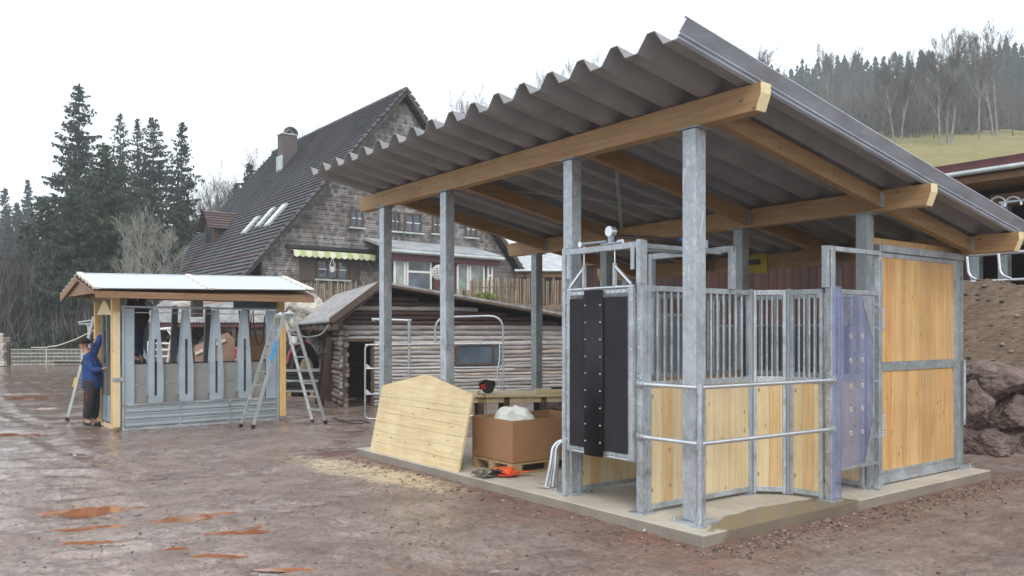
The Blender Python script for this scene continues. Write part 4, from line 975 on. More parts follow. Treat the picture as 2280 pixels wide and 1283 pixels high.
    if a:
        u, v, z = a; D = 2.0; hw = .85; zt = z + .95; za_d = zt + .75
        dm = MB(); dm.add([(u, v - hw, z - .1), (u, v + hw, z - .1), (u, v + hw, zt), (u, v, za_d), (u, v - hw, zt), (u + D, v - hw, z + 1), (u + D, v + hw, z + 1), (u + D, v + hw, zt), (u + D, v, za_d), (u + D, v - hw, zt)], [(0, 1, 2, 3, 4), (0, 5, 9, 4), (1, 2, 7, 6)])
        dm.build('dormer', MAT['wood_old'], roof); dmo = bpy.data.objects['dormer']
        rf = MB()
        for s in (-1, 1):
            for i in range(7):
                k0, k1 = i / 7, (i + 1) / 7; ya, yb = v + s * (hw + .3) * k0, v + s * (hw + .3) * k1; z0_, z1_ = za_d + .1 - 1.0 * k0 * 1.05, za_d + .1 - 1.0 * k1 * 1.05
                rf.add([(u - .35, ya, z0_), (u + 2.0, ya, z0_), (u + 2.0, yb + s * .03, z1_ + .05), (u - .35, yb + s * .03, z1_ + .05), (u - .35, yb, z1_), (u + 2., yb, z1_)], [(0, 1, 2, 3), (3, 2, 5, 4)])
        rf.build('dormer_roof', MAT['tile_red'], dmo, fix=False)
        MB().box(u - .03, u - .01, v - .42, v + .42, z + .15, zt - .05).build('dormer_window', MAT['glass'], dmo)
    # skylights
    for (px, py, w_, h_) in ((562, 505, .62, 1.15), (595, 488, .5, 1.25), (618, 483, .62, 1.4)):
        a = hit_roof(px, py)
        if not a: continue
        u, v, z = a; dx = 1 / math.hypot(1, sl); dzz = sl * dx; up = Vector((dx, 0, dzz)); nn = Vector((-dzz, 0, dx)); c = Vector((u, v, z)) + nn * .10
        f = MB(); f.bar(c - up * h_ * .5, c + up * h_ * .5, w_, .10, up=nn); fo = f.build('skylight', MAT['gutter'], roof)
        MB().bar(c - up * h_ * .44 + nn * .055, c + up * h_ * .44 + nn * .055, w_ * .82, .02, up=nn).build('skylight_pane', MAT['white_paint'], fo).data.materials[0] = SKYG
    # windows on the gable
    def win(x0, y0_, x1, y1_, lights=2, shutter=True, dark=True):
        t0, z1 = HO.onv(x0, y0_, -.05); t1, z0 = HO.onv(x1, y1_, -.05); f = MB(); e = .08
        f.box(t0, t1, -.12, -.04, z0, z0 + e).box(t0, t1, -.12, -.04, z1 - e, z1)
        for i in range(lights + 1): x = t0 + (t1 - t0 - e) * i / lights; f.box(x, x + e, -.12, -.04, z0 + e, z1 - e)
        fo = f.build('window', MAT['wood_old'] if dark else MAT['white_paint'], T)
        MB().box(t0 + .02, t1 - .02, -.07, -.06, z0 + .02, z1 - .02).build('pane', MAT['glass'] if dark else MAT['glass_pale'], fo)
        mm = MB(); 
        for i in range(lights):
            a = t0 + e + (t1 - t0 - e) * i / lights; b = t0 + (t1 - t0 - e) * (i + 1) / lights; mm.box(a, b, -.095, -.075, (z0 + z1) / 2 - .02, (z0 + z1) / 2 + .02)
        mm.build('glazing_bars', MAT['white_paint'], fo); MB().box(t0 - .1, t1 + .1, -.2, -.04, z0 - .07, z0 - .001).build('sill', MAT['gutter'], fo)
        return fo
    win(779, 465, 808, 508); win(868, 470, 890, 516); win(900, 474, 938, 520); win(1035, 492, 1060, 530); win(704, 577, 775, 624, 3); win(962, 480, 985, 522)
    t0, z1 = HO.onv(668, 574, -.05); t1, z0 = HO.onv(702, 626, -.05)
    MB().box(t0, t1, -.09, -.05, z0, z1).build('shutter', MAT['wood_old'], T)
    t0, z1 = HO.onv(778, 576, -.05); t1, z0 = HO.onv(800, 628, -.05); MB().box(t0, t1, -.09, -.05, z0, z1).build('shutter', MAT['wood_old'], T)
    # awning
    t0, z1 = HO.onv(650, 556, -.3); t1, _ = HO.onv(831, 566, -.3); aw = MB(); n = 14
    for i in range(n):
        a, b = t0 + (t1 - t0) * i / n, t0 + (t1 - t0) * (i + 1) / n; c = (a + b) / 2
        aw.add([(a, -.05, z1 + .06), (b, -.05, z1 + .06), (b, -.5, z1 - .04), (a, -.5, z1 - .04), (b, -.51, z1 - .24), (c, -.51, z1 - .31), (a, -.51, z1 - .24)], [(0, 1, 2, 3), (3, 2, 4, 5, 6)], i % 2)
    aw.build('awning', [MAT['awn2'], MAT['awn']], T, fix=False)
    MB().box(t0 - .2, t1 + .2, -.3, -.05, z1 + .08, z1 + .22).build('awning_case', MAT['black'], T)
    # conservatory
    c0, cz1 = HO.onv(874, 582, -2.2); c1, _ = HO.onv(1100, 590, -2.2); zt = cz1 + .1; zc = 2.3
    MB().add([(c0 - .3, -.05, zt + 1.0), (c1 + .3, -.05, zt + .9), (c1 + .3, -2.5, zt + .30), (c0 - .3, -2.5, zt + .35)], [(0, 1, 2, 3)]).build('porch_roof', MAT['metal_roof'], T, fix=False).modifiers.new('t', 'SOLIDIFY').thickness = .12
    MB().tube([(c0 - .3, -2.58, zt + .30), (c1 + .3, -2.58, zt + .26)], .09, 8).build('porch_gutter', MAT['gutter'], T)
    MB().box(c0 - .2, c1 + .2, -2.45, -2.2, zt - .05, zt + .22).build('porch_fascia', MAT['maroon'], T)
    MB().box(c0, c1, -2.1, -2.0, zc, zc + .7).box(c1 - .1, c1, -2.0, 0, zc, zt).build('porch_wall', MAT['wood_old'], T)
    for (xa, xb, pale) in ((876, 902, 1), (904, 960, 0), (1016, 1042, 1), (1044, 1078, 1), (1084, 1096, 0)):
        ta, _ = HO.onv(xa, 600, -2.2); tb, _ = HO.onv(xb, 600, -2.2); f = MB(); e = .09; zlo = zc + (.7 if pale else 0)
        f.box(ta, tb, -2.26, -2.18, zt - .09, zt - .02).box(ta, tb, -2.26, -2.18, zlo, zlo + .09).box(ta, ta + e, -2.26, -2.18, zlo + .09, zt - .09).box(tb - e, tb, -2.26, -2.18, zlo + .09, zt - .09)
        if not pale: f.box(ta + e, tb - e, -2.26, -2.18, zt - .55, zt - .46)
        fo = f.build('porch_window' if pale else 'porch_door', MAT['white_paint'], T); MB().box(ta + e, tb - e, -2.23, -2.22, zlo + .09, zt - .09).build('pane', MAT['glass_pale' if pale else 'glass'], fo)
    MB().box(HO.onv(963, 600, -2.2)[0], HO.onv(1012, 600, -2.2)[0], -2.3, -2.2, zc, zt).build('porch_panel', MAT['redboard'], T)
    # lamp hanging in front of the window
SKYG = plain('bright_skylight_pane', (.7, .74, .78), .12, 0, .05, 2, bump=0)
house()
P = HO.w(HO.onv(740, 600, -.6)[0], -.6); T = thing('hanging_lantern', 'small white lantern hanging before the awning window', 'lantern', (P.x, P.y, P.z))
zl = lambda y: 1.69 + (739 - y) / 1822 * P.y
MB().tube([(0, 0, zl(575)), (-.12, 0, zl(593))], .012, 5).tube([(0, 0, zl(575)), (.12, 0, zl(593))], .012, 5).build('hanger', MAT['white_paint'], T)
MB().tube([(0, 0, zl(594)), (0, 0, zl(606))], .13, 10, r2=.09).build('lantern_body', MAT['white_paint'], T)
P = Vector(at(978, 607, 33)); T = thing('wire_ball', 'white wire ball ornament on a pole before the porch', 'ornament', (P.x, P.y, 0))
b = MB()
for k in range(6):
    a = math.pi * k / 6; b.tube([Vector((.30 * math.cos(t_) * math.cos(a), .30 * math.cos(t_) * math.sin(a), P.z + .30 * math.sin(t_))) for t_ in np.linspace(0, 2 * math.pi, 20)], .014, 5, cap=False)
for k in (-.2, -.1, 0, .1, .2): b.tube([Vector((math.sqrt(.09 - k * k) * math.cos(t_), math.sqrt(.09 - k * k) * math.sin(t_), P.z + k)) for t_ in np.linspace(0, 2 * math.pi, 20)], .014, 5, cap=False)
b.build('wire_globe', MAT['white_paint'], T); MB().tube([(0, 0, P.z - .3), (0, 0, 2.4)], .02, 6).build('pole', MAT['wood_old'], T)

# fence of sticks on the terrace
def picket_fence(name, label, x0, x1, Y0, Y1, ytop, zb, gap, hmul, lean=.03, mat='picket', r=.022):
    A_ = Vector((at(x0, 700, Y0)[0], Y0, zb)); B_ = Vector((at(x1, 700, Y1)[0], Y1, zb)); L = (B_ - A_).length; ang = math.atan2(B_.y - A_.y, B_.x - A_.x)
    T = thing(name, label, 'fence', (A_.x, A_.y, zb), ang); m = MB(); n = int(L / gap); random.seed(n)
    for i in range(n):
        x = i * gap + random.uniform(-.02, .02); h = (1.69 + (739 - ytop) / 1822 * (Y0 + (Y1 - Y0) * i / n) - zb) * random.uniform(.92, 1.05) * hmul
        m.tube([(x, random.uniform(-.03, .03), -.4), (x + random.uniform(-lean, lean), random.uniform(-.03, .03), h)], r * random.uniform(.7, 1.4), 5)
    m.build('pickets', MAT[mat], T, fix=False)
    hh = h / hmul
    MB().tube([(0, .05, hh * .25), (L, .05, hh * .25)], .018, 5).tube([(0, .05, hh * .78), (L, .05, hh * .78)], .018, 5).build('rail', MAT['wood_old'], T)
    for x in np.linspace(0, L, max(3, int(L / 2.5))): MB().tube([(x, .08, -.4), (x, .08, hh * 1.03)], .05, 6).build('fence_post', MAT['wood_old'], T)
picket_fence('stick_fence', 'reed and stick fence left of the log hut roof, below the awning', 640, 842, 30, 30.5, 628, 2.5, .075, 1, .08, r=.02)
picket_fence('stick_fence', 'light stick fence on the terrace right of the porch', 1048, 1262, 29.5, 28.5, 621, 2.5, .085, 1, .03, r=.025)
picket_fence('stick_fence', 'low stick fence with flower boxes before the porch', 1012, 1050, 30.5, 30, 645, 2.5, .10, 1, .03, r=.022)

# pale-roofed shed behind the house corner
def shed(name, label, cat, x0, x1, Y, yr, ye, mat_roof='metal_roof', walls='barn_brown', depth=7, zb=2.3, ribs=True, rot=0.):
    P = Vector(at(x0, 700, Y)); L = at(x1, 700, Y)[0] - P.x; T = thing(name, label, cat, (P.x, Y, 0), rot)
    ze = 1.69 + (739 - ye) / 1822 * Y; zr = 1.69 + (739 - yr) / 1822 * (Y + depth * .5)
    m = MB(); n = int(L / .12); vs = []
    for (yy, zz) in ((-.4, ze), (depth * .5, zr)):
        for i in range(n + 1): vs.append((i * L / n, yy, zz + (.03 if i % 2 else 0)))
    m.add(vs, [(i, i + 1, i + n + 2, i + n + 1) for i in range(n)]); o = m.build('roof', MAT[mat_roof], T, fix=False); o.modifiers.new('t', 'SOLIDIFY').thickness = .03
    MB().add([(0, depth * .5, zr), (L, depth * .5, zr), (L, depth, ze), (0, depth, ze)], [(0, 1, 2, 3)]).build('rear_roof', MAT[mat_roof], T, fix=False)
    MB().tube([(0, -.45, ze - .03), (L, -.45, ze - .03)], .08, 8).build('gutter', MAT['gutter'], T)
    MB().box(.2, L - .2, -.1, 0, zb, ze - .1).build('wall', MAT[walls], T)
    MB().box(.0, L, -.3, -.2, ze - .35, ze - .08).build('fascia', MAT['barn_beam'], T)
    return T
T = shed('shed', 'pale metal roofed shed behind the right corner of the farmhouse', 'shed', 1146, 1420, 42, 562, 603)
MB().box(.4, 1.9, -.14, -.11, 3.6, 4.35).build('opening_shade', MAT['dark'], T)  # flat panel, the opening's inner shade put into its colour

# ------------------------------------------------------------------ long barn on the bank to the right
def barn():
    T = thing('long_barn', 'long low barn behind the shelter with maroon fascia, timber beam and red-brown boards', 'barn', (SH.O[0], SH.O[1], 0), SH.a)
    U = 10.6; v0, v1 = -8., 13.8
    b = MB(); y = 2.6
    while y < v1: b.box(U + .0, U + .03 + .01 * random.random(), y, y + .19, .2, 4.0); y += .2
    b.build('board_wall', MAT['barn_brown'], T)
    MB().box(U - .12, U - .001, 2.3, v1, 3.55, 3.95).box(U - .10, U + .1, v0, 2.3, 3.90, 4.12).build('wall_beam', MAT['barn_beam'], T)
    MB().box(U + 4.2, U + 4.3, v0, v1, 2, 5.2).build('rear_wall', MAT['log_dark'], T)
    MB().add([(U - 1.0, v0, 4.50), (U - 1.0, v1, 4.50), (U + 6, v1, 5.5), (U + 6, v0, 5.5)], [(0, 1, 2, 3)]).build('roof', MAT['maroon'], T, fix=False).modifiers.new('t', 'SOLIDIFY').thickness = .10
    MB().box(U - 1.03, U - .9, v0, v1, 4.40, 4.52).build('fascia', MAT['maroon'], T)
    MB().tube([(U - 1.08, v0, 4.40), (U - 1.08, v1, 4.40)], .045, 8).build('gutter', MAT['gutter'], T)
    MB().box(U - .95, U + .1, v0, v1, 4.24, 4.36).build('soffit', MAT['barn_beam'], T)
    MB().box(U - .1, U + 5.5, v0, 2.5, 2.42, 2.50).build('floor', MAT['concrete'], T)
    for px in (2174, 2237, 2330, 2440):
        vv, _ = SU(px, 600, U - .0); MB().box(U - .08, U + .08, vv - .08, vv + .08, 2.3, 3.9).build('column', MAT['galv_dull'], T)
    MB().box(U - .03, U - .005, 3.0, 3.9, 2.5, 3.45).build('door', MAT['sheet_grey'], T)
barn()
T = thing('yellow_sign', 'shaded yellow sign with dark lettering hung on the rear timber beam', 'sign', (*SH.w(4.885, 3.25)[:2], 2.54), SH.a - R(90))
MB().box(0, .33, -.008, .008, 0, .275).build('sign_board', plain('yellow_sign', (.40, .34, .03), .6), T)
MB().box(.0, .20, .0085, .011, .12, .20).box(.02, .24, .0085, .011, .215, .235).build('dark_marks', MAT['black'], T) if False else MB().box(.0, .22, -.011, -.0085, .12, .20).build('dark_band', MAT['black'], T)
T = thing('feed_rack', 'bright galvanised feed rack with bent neck bars before the dark barn bay', 'feed rack', (*SH.w(10.2, 2.3)[:2], 2.5), SH.a - R(90))
# x runs along -v
zr_ = 1.69 + (739 - 572) / 1822 * 14.9 - 2.5
for z in (zr_, ): MB().tube([(-2, 0, z), (9, 0, z - .02)], .035, 8).build('top_rail', MAT['chrome'], T)
MB().tube([(-2, 0, .08), (9, 0, .08)], .03, 8).build('bottom_rail', MAT['chrome'], T)
for i in range(16):
    x = -1.8 + i * .52; MB().tube(rounded([(x, -.02, zr_ - .02), (x + .03, -.02, .18), (x + .20, -.02, .10)], .15), .028, 8).build('neck_bar', MAT['chrome'], T)
T = thing('rack_loops', 'pair of bright round tube loops above the feed rack', 'tube loops', (*SH.w(10.3, 2.3)[:2], 2.5), SH.a - R(90))
Lp = lambda px, py: (-(SH.onu(px, py, 10.3)[0] - 2.3), 0, SH.onu(px, py, 10.3)[1] - 2.5)
for px in (2222, 2256):
    c = Lp(px, 455); MB().tube(arc(c, .13, -.2, math.pi + .2, 12, (1, 0, 0), (0, 0, 1)), .025, 8).build('loop', MAT['chrome'], T)
a = Lp(2225, 452); MB().tube([a, (a[0] + 5, 0, a[2] + .0)], .03, 8).build('long_tube', MAT['chrome'], T); MB().tube([(a[0] + .05, 0, a[2]), (a[0] + .05, 0, a[2] - 1.0)], .03, 8).build('upright', MAT['galv'], T)

# boulders at the foot of the bank
def boulder(name, label, P, sx, sy, sz, mat, seed, rz=0., cat='boulder', group=None):
    random.seed(seed); bm = bmesh.new(); bmesh.ops.create_icosphere(bm, subdivisions=5, radius=1)
    cuts = [(Vector((random.gauss(0, 1), random.gauss(0, 1), random.gauss(0, .8))).normalized(), random.uniform(.62, .86)) for _ in range(11)]
    for v in bm.verts:
        for n_, d_ in cuts:
            k = v.co.dot(n_)
            if k > d_: v.co -= n_ * (k - d_) * .93
        q_n = v.co * 2.3 + Vector((seed, 0, 0)); v.co *= 1 + .10 * mnoise.noise(q_n) + .07 * mnoise.noise(q_n * 2.7) + .045 * mnoise.noise(q_n * 6.5); v.co.x *= sx; v.co.y *= sy; v.co.z *= sz
    m_ = bpy.data.meshes.new(name); bm.to_mesh(m_); bm.free(); m_.materials.append(MAT[mat]); o = bpy.data.objects.new(name, m_); COL.objects.link(o)
    o.location = P; o.rotation_euler = (0, 0, rz); return tag(o, label, cat, group)
BL = [((2222, 848), 11.7, .62, .45, .30, 'big pale topped boulder at the top of the pile right of the door'), ((2163, 905), 11.5, .36, .4, .33, 'brown boulder just right of the shelter post, left of the pile'),
      ((2262, 925), 11.5, .50, .4, .27, 'reddish boulder in the middle right of the pile'), ((2212, 993), 11.3, .50, .4, .20, 'flat low boulder at the foot of the pile'), ((2146, 985), 11.5, .22, .3, .20, 'small boulder half hidden behind the right shelter post'),
      ((2310, 998), 11.2, .45, .4, .30, 'boulder cut by the right edge at the foot of the pile'), ((2330, 870), 11.9, .45, .4, .35, 'upper boulder cut by the right picture edge')]
for i, ((x, y), Y, a, b_, c_, lb) in enumerate(BL): boulder('boulder', lb, at(x, y, Y), a * .9, b_ * .9, c_ * 1.08, 'dirt_stone', 40 + i, R(10 * i), group='boulders at the foot of the bank')
WL = [(668, 688, 25, .75, 'pale boulder above the ladder top, left of the hut roof'), (690, 705, 25.3, .5, 'boulder behind the hut eave'), (702, 790, 24.2, .55, 'boulder right of the tractor wheel'), (690, 835, 23.8, .5, 'boulder low beside the hut corner'), (715, 760, 24.6, .5, 'boulder under the hut eave'),
      (655, 740, 24.8, .6, 'boulder above the tractor wheel'), (560, 745, 25.2, .6, 'mossy boulder behind the kiosk, right part'), (610, 740, 25.1, .6, 'boulder behind the right kiosk post'), (500, 735, 25.4, .65, 'brownish boulder behind the kiosk middle'), (450, 745, 25.2, .6, 'boulder seen left of the kiosk middle'), (525, 720, 26, .6, 'rear boulder of the wall seen through the kiosk'), (740, 800, 24.4, .45, 'small boulder behind the propped boards'),
      (470, 775, 24.6, .5, 'lower boulder behind the leaning pink board')]
for i, (x, y, Y, s, lb) in enumerate(WL): boulder('wall_boulder', lb, at(x, y, Y), s, s * .8, s * .75, 'grey_stone', 80 + i, R(17 * i), group='boulders of the terrace wall')
# ivy patch on the wall behind the kiosk, flowering shrub by the fence
def leafy(name, label, cat, c, rad, n, mat, seed, size=.09, stem=True, group=None):
    random.seed(seed); T = thing(name, label, cat, (c[0], c[1], c[2] - rad[2]), 0, group); m = MB()
    for _ in range(n):
        d_ = Vector((random.gauss(0, 1), random.gauss(0, 1), random.gauss(0, 1))).normalized() * random.random() ** .4
        p = Vector((d_.x * rad[0], d_.y * rad[1], d_.z * rad[2] + rad[2])); a = Vector((random.gauss(0, 1), random.gauss(0, 1), random.gauss(0, 1))).normalized() * size; b = a.cross(Vector((random.random(), random.random(), random.random()))).normalized() * size * .5
        m.add([p - a, p + b, p + a, p - b], [(0, 1, 2, 3)])
    m.build('foliage', MAT[mat], T, fix=False)
    if stem:
        s = MB()
        for _ in range(7): s.tube([(0, 0, -.1), (random.uniform(-.6, .6) * rad[0], random.uniform(-.6, .6) * rad[1], rad[2] * 1.6)], .012, 4)
        s.build('stem', MAT['bark'], T)
    return T
leafy('flowering_shrub', 'bright yellow-green shrub in front of the stick fence', 'shrub', at(1080, 664, 28.5), (.5, .25, .22), 500, 'shrub', 2, .05)
leafy('ivy_clump', 'olive ivy clump on the stone wall behind the kiosk', 'ivy', at(395, 735, 24.5), (.9, .4, .6), 900, 'ivy', 3, .09)
leafy('ivy_clump', 'small yellowish ivy clump above the leaning board', 'ivy', at(455, 725, 24.3), (.5, .3, .35), 400, 'ivy', 4, .08)

# ------------------------------------------------------------------ feeding kiosk on the left
def kiosk():
    T = thing('feeding_kiosk', 'small calf feeding kiosk with white corrugated gable roof and blue-grey steel front', 'kiosk', (KI.O[0], KI.O[1], 0), KI.a)
    L = 2.80; D = 1.75
    KV = lambda x, y, t=0.: KI.onv(x, y, t)
    # timber posts
    for (s, t, z0, z1, mt) in ((-.08, .10, .03, 2.36, 'post_yellow'), (L + .10, .12, .08, 2.40, 'post_yellow'), (.02, D - .05, .0, 2.32, 'post_yellow'), (L + .05, D - .05, .0, 2.36, 'timber_brown')):
        MB().box(s - .06, s + .06, t - .05, t + .05, z0, z1).build('post', MAT[mt], T, bevel=.004)
    MB().box(-.13, -.035, -.03, .045, .07, 2.02).build('corner_board', MAT['board_flat'], T, bevel=.003)
    MB().box(L + .02, L + .15, -.02, .06, .07, 2.0).build('corner_board', MAT['post_yellow'], T, bevel=.003)
    for z in (.85,): MB().box(-.16, .02, -.045, -.031, z, z + .06).build('bracket', MAT['galv'], T)
    # steel front
    MB().box(.0, .03, -.03, .03, .0, 2.11).build('end_stile', MAT['steel_blue'], T); MB().box(L - .03, L, -.03, .03, .0, 2.11).build('end_stile', MAT['steel_blue'], T)
    MB().box(.04, .20, .0, .03, .42, 2.09).build('side_sheet', MAT['steel_blue'], T, bevel=.004); MB().box(L - .24, L - .04, .0, .03, .42, 2.09).build('side_sheet', MAT['steel_blue'], T, bevel=.004)
    MB().box(0, L, -.02, .02, 2.10, 2.135).build('top_bar', MAT['galv'], T); MB().box(0, L, .05, .06, 2.015, 2.03).build('wire_bar', MAT['galv'], T)
    for px in (345, 413, 480, 543):
        s, _ = KV(px, 700); m = MB(); wt, wb = .042, .125; z0, z1 = .455, 2.09; sl0, sl1, ws = .58, 1.56, .022
        wa = lambda z: wb if z < 1.0 else wb + (wt - wb) * (z - 1.0) / (z1 - 1.0)
        for sgn in (-1, 1):
            for za, zb_ in ((sl0, 1.0), (1.0, sl1)):
                m.add([(s + sgn * ws, -.05, za), (s + sgn * wa(za), -.05, za), (s + sgn * wa(zb_), -.05, zb_), (s + sgn * ws, -.05, zb_)], [(0, 1, 2, 3)])
            m.add([(s + sgn * wa(sl0), -.05, sl0), (s + sgn * wa(1.), -.05, 1.), (s + sgn * wa(1.), .08, 1.), (s + sgn * wa(sl0), .08, sl0)], [(0, 1, 2, 3)])
            m.add([(s + sgn * wa(1.), -.05, 1.), (s + sgn * wa(z1), -.05, z1), (s + sgn * wa(z1), .08, z1), (s + sgn * wa(1.), .08, 1.)], [(0, 1, 2, 3)])
        m.add([(s - wa(z0), -.05, z0), (s + wa(z0), -.05, z0), (s + wa(z0), -.05, sl0), (s - wa(z0), -.05, sl0)], [(0, 1, 2, 3)])
        m.add([(s - wa(sl1), -.05, sl1), (s + wa(sl1), -.05, sl1), (s + wt, -.05, z1), (s - wt, -.05, z1)], [(0, 1, 2, 3)])
        o = m.build('tapered_divider', MAT['steel_blue'], T, fix=False); o.modifiers.new('t', 'SOLIDIFY').thickness = .004
        MB().box(s - .02, s + .02, .03, .034, sl0, sl1).build('slot_shade', MAT['dark'], o)  # black strip paints the shade seen through the slot
        MB().box(s - .17, s + .17, .40, .42, 1.15, 2.08).build('rear_divider', MAT['sheet_grey'], T) if False else None
    for z0, z1 in ((.43, .775), (.782, 1.13)): MB().box(.20, L - .24, .06, .08, z0, z1).build('grey_board', MAT['grey_panel'], T)
    MB().box(.20, L - .24, .05, .09, 1.13, 1.15).build('board_edge', MAT['black'], T)
    # ribbed lower steel planks in three bays
    xs = [.03, L * .34, L * .66, L - .03]
    for i in range(3):
        a, b = xs[i] + .015, xs[i + 1] - .015; m = MB(); pr = []
        for k in range(3):
            zb = .06 + k * .12; pr += [(0, zb), (-.025, zb + .015), (-.025, zb + .035), (0, zb + .05), (0, zb + .085), (-.012, zb + .10)]
        pr.append((0, .43)); n = len(pr)
        m.add([(a, y - .005, z) for y, z in pr] + [(b, y - .005, z) for y, z in pr], [(j, j + 1, j + 1 + n, j + n) for j in range(n - 1)])
        m.build('ribbed_plank', MAT['ribsteel'], T, fix=False).modifiers.new('t', 'SOLIDIFY').thickness = .004
        if i: MB().box(xs[i] - .014, xs[i] + .014, -.045, .01, .03, .43).build('bay_stile', MAT['galv'], T)
    MB().box(.03, L - .03, -.03, .02, .0, .045).box(.0, L, -.04, -.005, .425, .45).build('sill_rail', MAT['galv'], T)
    # floor rails, left end frame and inner rear parts
    MB().box(-.05, .02, .1, D, .0, .06).box(L, L + .07, .1, D, .0, .06).box(0, L, D - .08, D, .0, .06).build('floor_frame', MAT['board_pale'], T)
    for t in (.35, .62, .9, 1.2): MB().box(-.02, .01, t, t + .05, .06, 2.05).build('end_bar', MAT['sheet_grey'], T)
    MB().box(-.02, .01, .3, 1.3, .1, .55).build('end_panel', MAT['steel_blue'], T)
    for s in (.75, 1.30, 1.95): MB().bar((s, D - .1, .1), (s + .10, D - .1, 2.2), .11, .05).build('rear_post', MAT['sheet_grey'], T)
    s0, z1 = KV(430, 662, .45); s1, z0 = KV(453, 706, .45); c = MB().box(s0, s1, .45, .6, z0, z1).build('control_box', plain('green_grey_box', (.30, .36, .32), .5), T, bevel=.01)
    n = 20; e = MB(); cx = (s0 + s1) / 2; cz = z0 + .07; e.add([(cx + .075 * math.cos(2 * math.pi * i / n), .445, cz + .03 * math.sin(2 * math.pi * i / n)) for i in range(n)], [tuple(range(n))]); e.build('red_oval', MAT['red'], c, fix=False)
    s0, z1 = KV(550, 738, 1.0); s1, z0 = KV(592, 800, 1.0); MB().box(s0, s1, 1.0, 1.5, .9, z1).build('inner_board', MAT['timber_brown'], T); MB().box(s0 - .02, s1, .97, 1.0, z1 - .06, z1 + .01).build('inner_lit_top', MAT['grey_panel'], T)  # grey strip paints the light on the top of the brown box
    for s, dz in ((2.15, 0), (2.42, .08)): MB().tube(rounded([(s, .3, 2.1), (s + .03, .3, 1.7), (s + .10, .3, 1.35 + dz), (s + .2, .32, 1.40 + dz), (s + .24, .3, 2.0)], .1), .012, 6).build('cable', MAT['cable'], T)
    # roof
    e0, e1 = -.50, 3.36; ef, rg, eb = -.36, .88, 2.12; zf, zr, zb = 2.33, 2.655, 2.33
    MB().box(e0 + .05, e1 - .05, ef + .30, ef + .36, zf - .02, zf + .12).build('front_plate', MAT['timber_brown'], T); MB().box(e0 + .05, e1 - .05, eb - .36, eb - .30, zb - .02, zb + .12).build('rear_plate', MAT['timber_brown'], T)
    MB().add([(e0, ef, zf), (e1, ef, zf + .06), (e1, rg, zr + .05), (e0, rg, zr - .05)], [(0, 1, 2, 3)]).build('front_boarding', MAT['timber_brown'], T, fix=False).modifiers.new('t', 'SOLIDIFY').thickness = .03
    MB().add([(e0, eb, zb), (e1, eb, zb + .06), (e1, rg, zr + .05), (e0, rg, zr - .05)], [(0, 1, 2, 3)]).build('rear_boarding', MAT['timber_brown'], T, fix=False).modifiers.new('t', 'SOLIDIFY').thickness = .03
    MB().box(e0, e1, ef - .025, ef, zf - .08, zf + .03).build('eave_board', MAT['cream_wood'], T); bpy.data.objects['eave_board'].data.materials[0] = MAT['timber_brown']
    # white corrugated sheets, ribs along the slope lines
    for side, (ee, zz) in enumerate(((ef - .05, zf + .03), (eb + .05, zb + .03))):
        m = MB(); n = 11; vs = []
        for (x, dzx) in ((e0 - .02, 0), (e1 + .02, .10)):
            for i in range(n + 1):
                k = i / n; vs.append((x, rg + (ee - rg) * k, zr + .02 + (zz - zr - .02) * k + dzx + (.045 if i % 2 else 0)))
        m.add(vs, [(i, i + 1, i + n + 2, i + n + 1) for i in range(n)]); o = m.build('roof_sheet', MAT['white_sheet'], T, fix=False); o.modifiers.new('t', 'SOLIDIFY').thickness = .006
    for x in (e0 + .03, 1.38, e1 - .06):
        MB().bar((x, ef - .06, zf + .075 + .1 * (x - e0) / 3.86), (x, rg, zr + .068 + .1 * (x - e0) / 3.86), .085, .03).build('cover_strip', MAT['cream_wood'], T)
    MB().bar((e0, rg, zr + .05), (e1, rg, zr + .15), .12, .03).build('ridge_cap', MAT['white_sheet'], T)
    # gable boards on the left end
    g = MB()
    g.add([(e0 + .05, ef + .12, zf), (e0 + .05, eb - .12, zb), (e0 + .05, rg, zr - .04)], [(0, 1, 2)]); g.build('gable_boards', MAT['timber_brown'], T, fix=False).modifiers.new('t', 'SOLIDIFY').thickness = .02
    MB().bar((e0 - .01, eb + .05, zb - .02), (e0 - .01, rg, zr - .03), .02, .13).build('verge_board', MAT['timber_brown'], T)
    MB().box(-.1, .02, .1, D, 2.24, 2.36).build('tie_beam', MAT['timber_brown'], T); MB().box(L + .04, L + .14, .1, D, 2.26, 2.40).build('tie_beam', MAT['timber_brown'], T)
    MB().add([(-.06, .3, 1.98), (-.06, 1.3, 2.0), (-.06, .8, 2.30)], [(0, 1, 2)]).build('loose_board', MAT['board_flat'], T, fix=False).modifiers.new('t', 'SOLIDIFY').thickness = .03
    MB().box(2.05, L + .1, .30, .33, 2.14, 2.36).build('dark_sheet', MAT['sheet_grey'], T)
kiosk()

# ladders
def ladder_leg(T, a, b, ta, tb, rungs, w_=.055, nm='side_rail', first=.12):
    """a, b feet; ta, tb tops of one ladder side"""
    a, b, ta, tb = map(Vector, (a, b, ta, tb))
    for p, q in ((a, ta), (b, tb)):
        o = MB().bar(p, q, w_ * .5, w_).build(nm, MAT['alu'], T, bevel=.003); d = (q - p).normalized()
        MB().bar(p - d * .02, p + d * .05, w_ * .62, w_ * 1.15).build('rubber_foot', MAT['black'], o)
    for i in range(rungs):
        k = first + (1 - first - .03) * i / (rungs - 1); MB().bar(a.lerp(ta, k), b.lerp(tb, k), .028, .028).build('rung', MAT['alu'], T)
def rel(T, P): return Vector(P) - T.location
T = thing('folding_ladder', 'aluminium folding ladder standing as a tall A at the right kiosk corner', 'ladder', (-4.15, 14.95, 0))
A1, B1 = gz(563, 952), gz(536, 950); C1, D1 = gz(725, 942), gz(696, 940)
t1 = at(634, 697, 14.75); t2 = at(616, 700, 15.10)
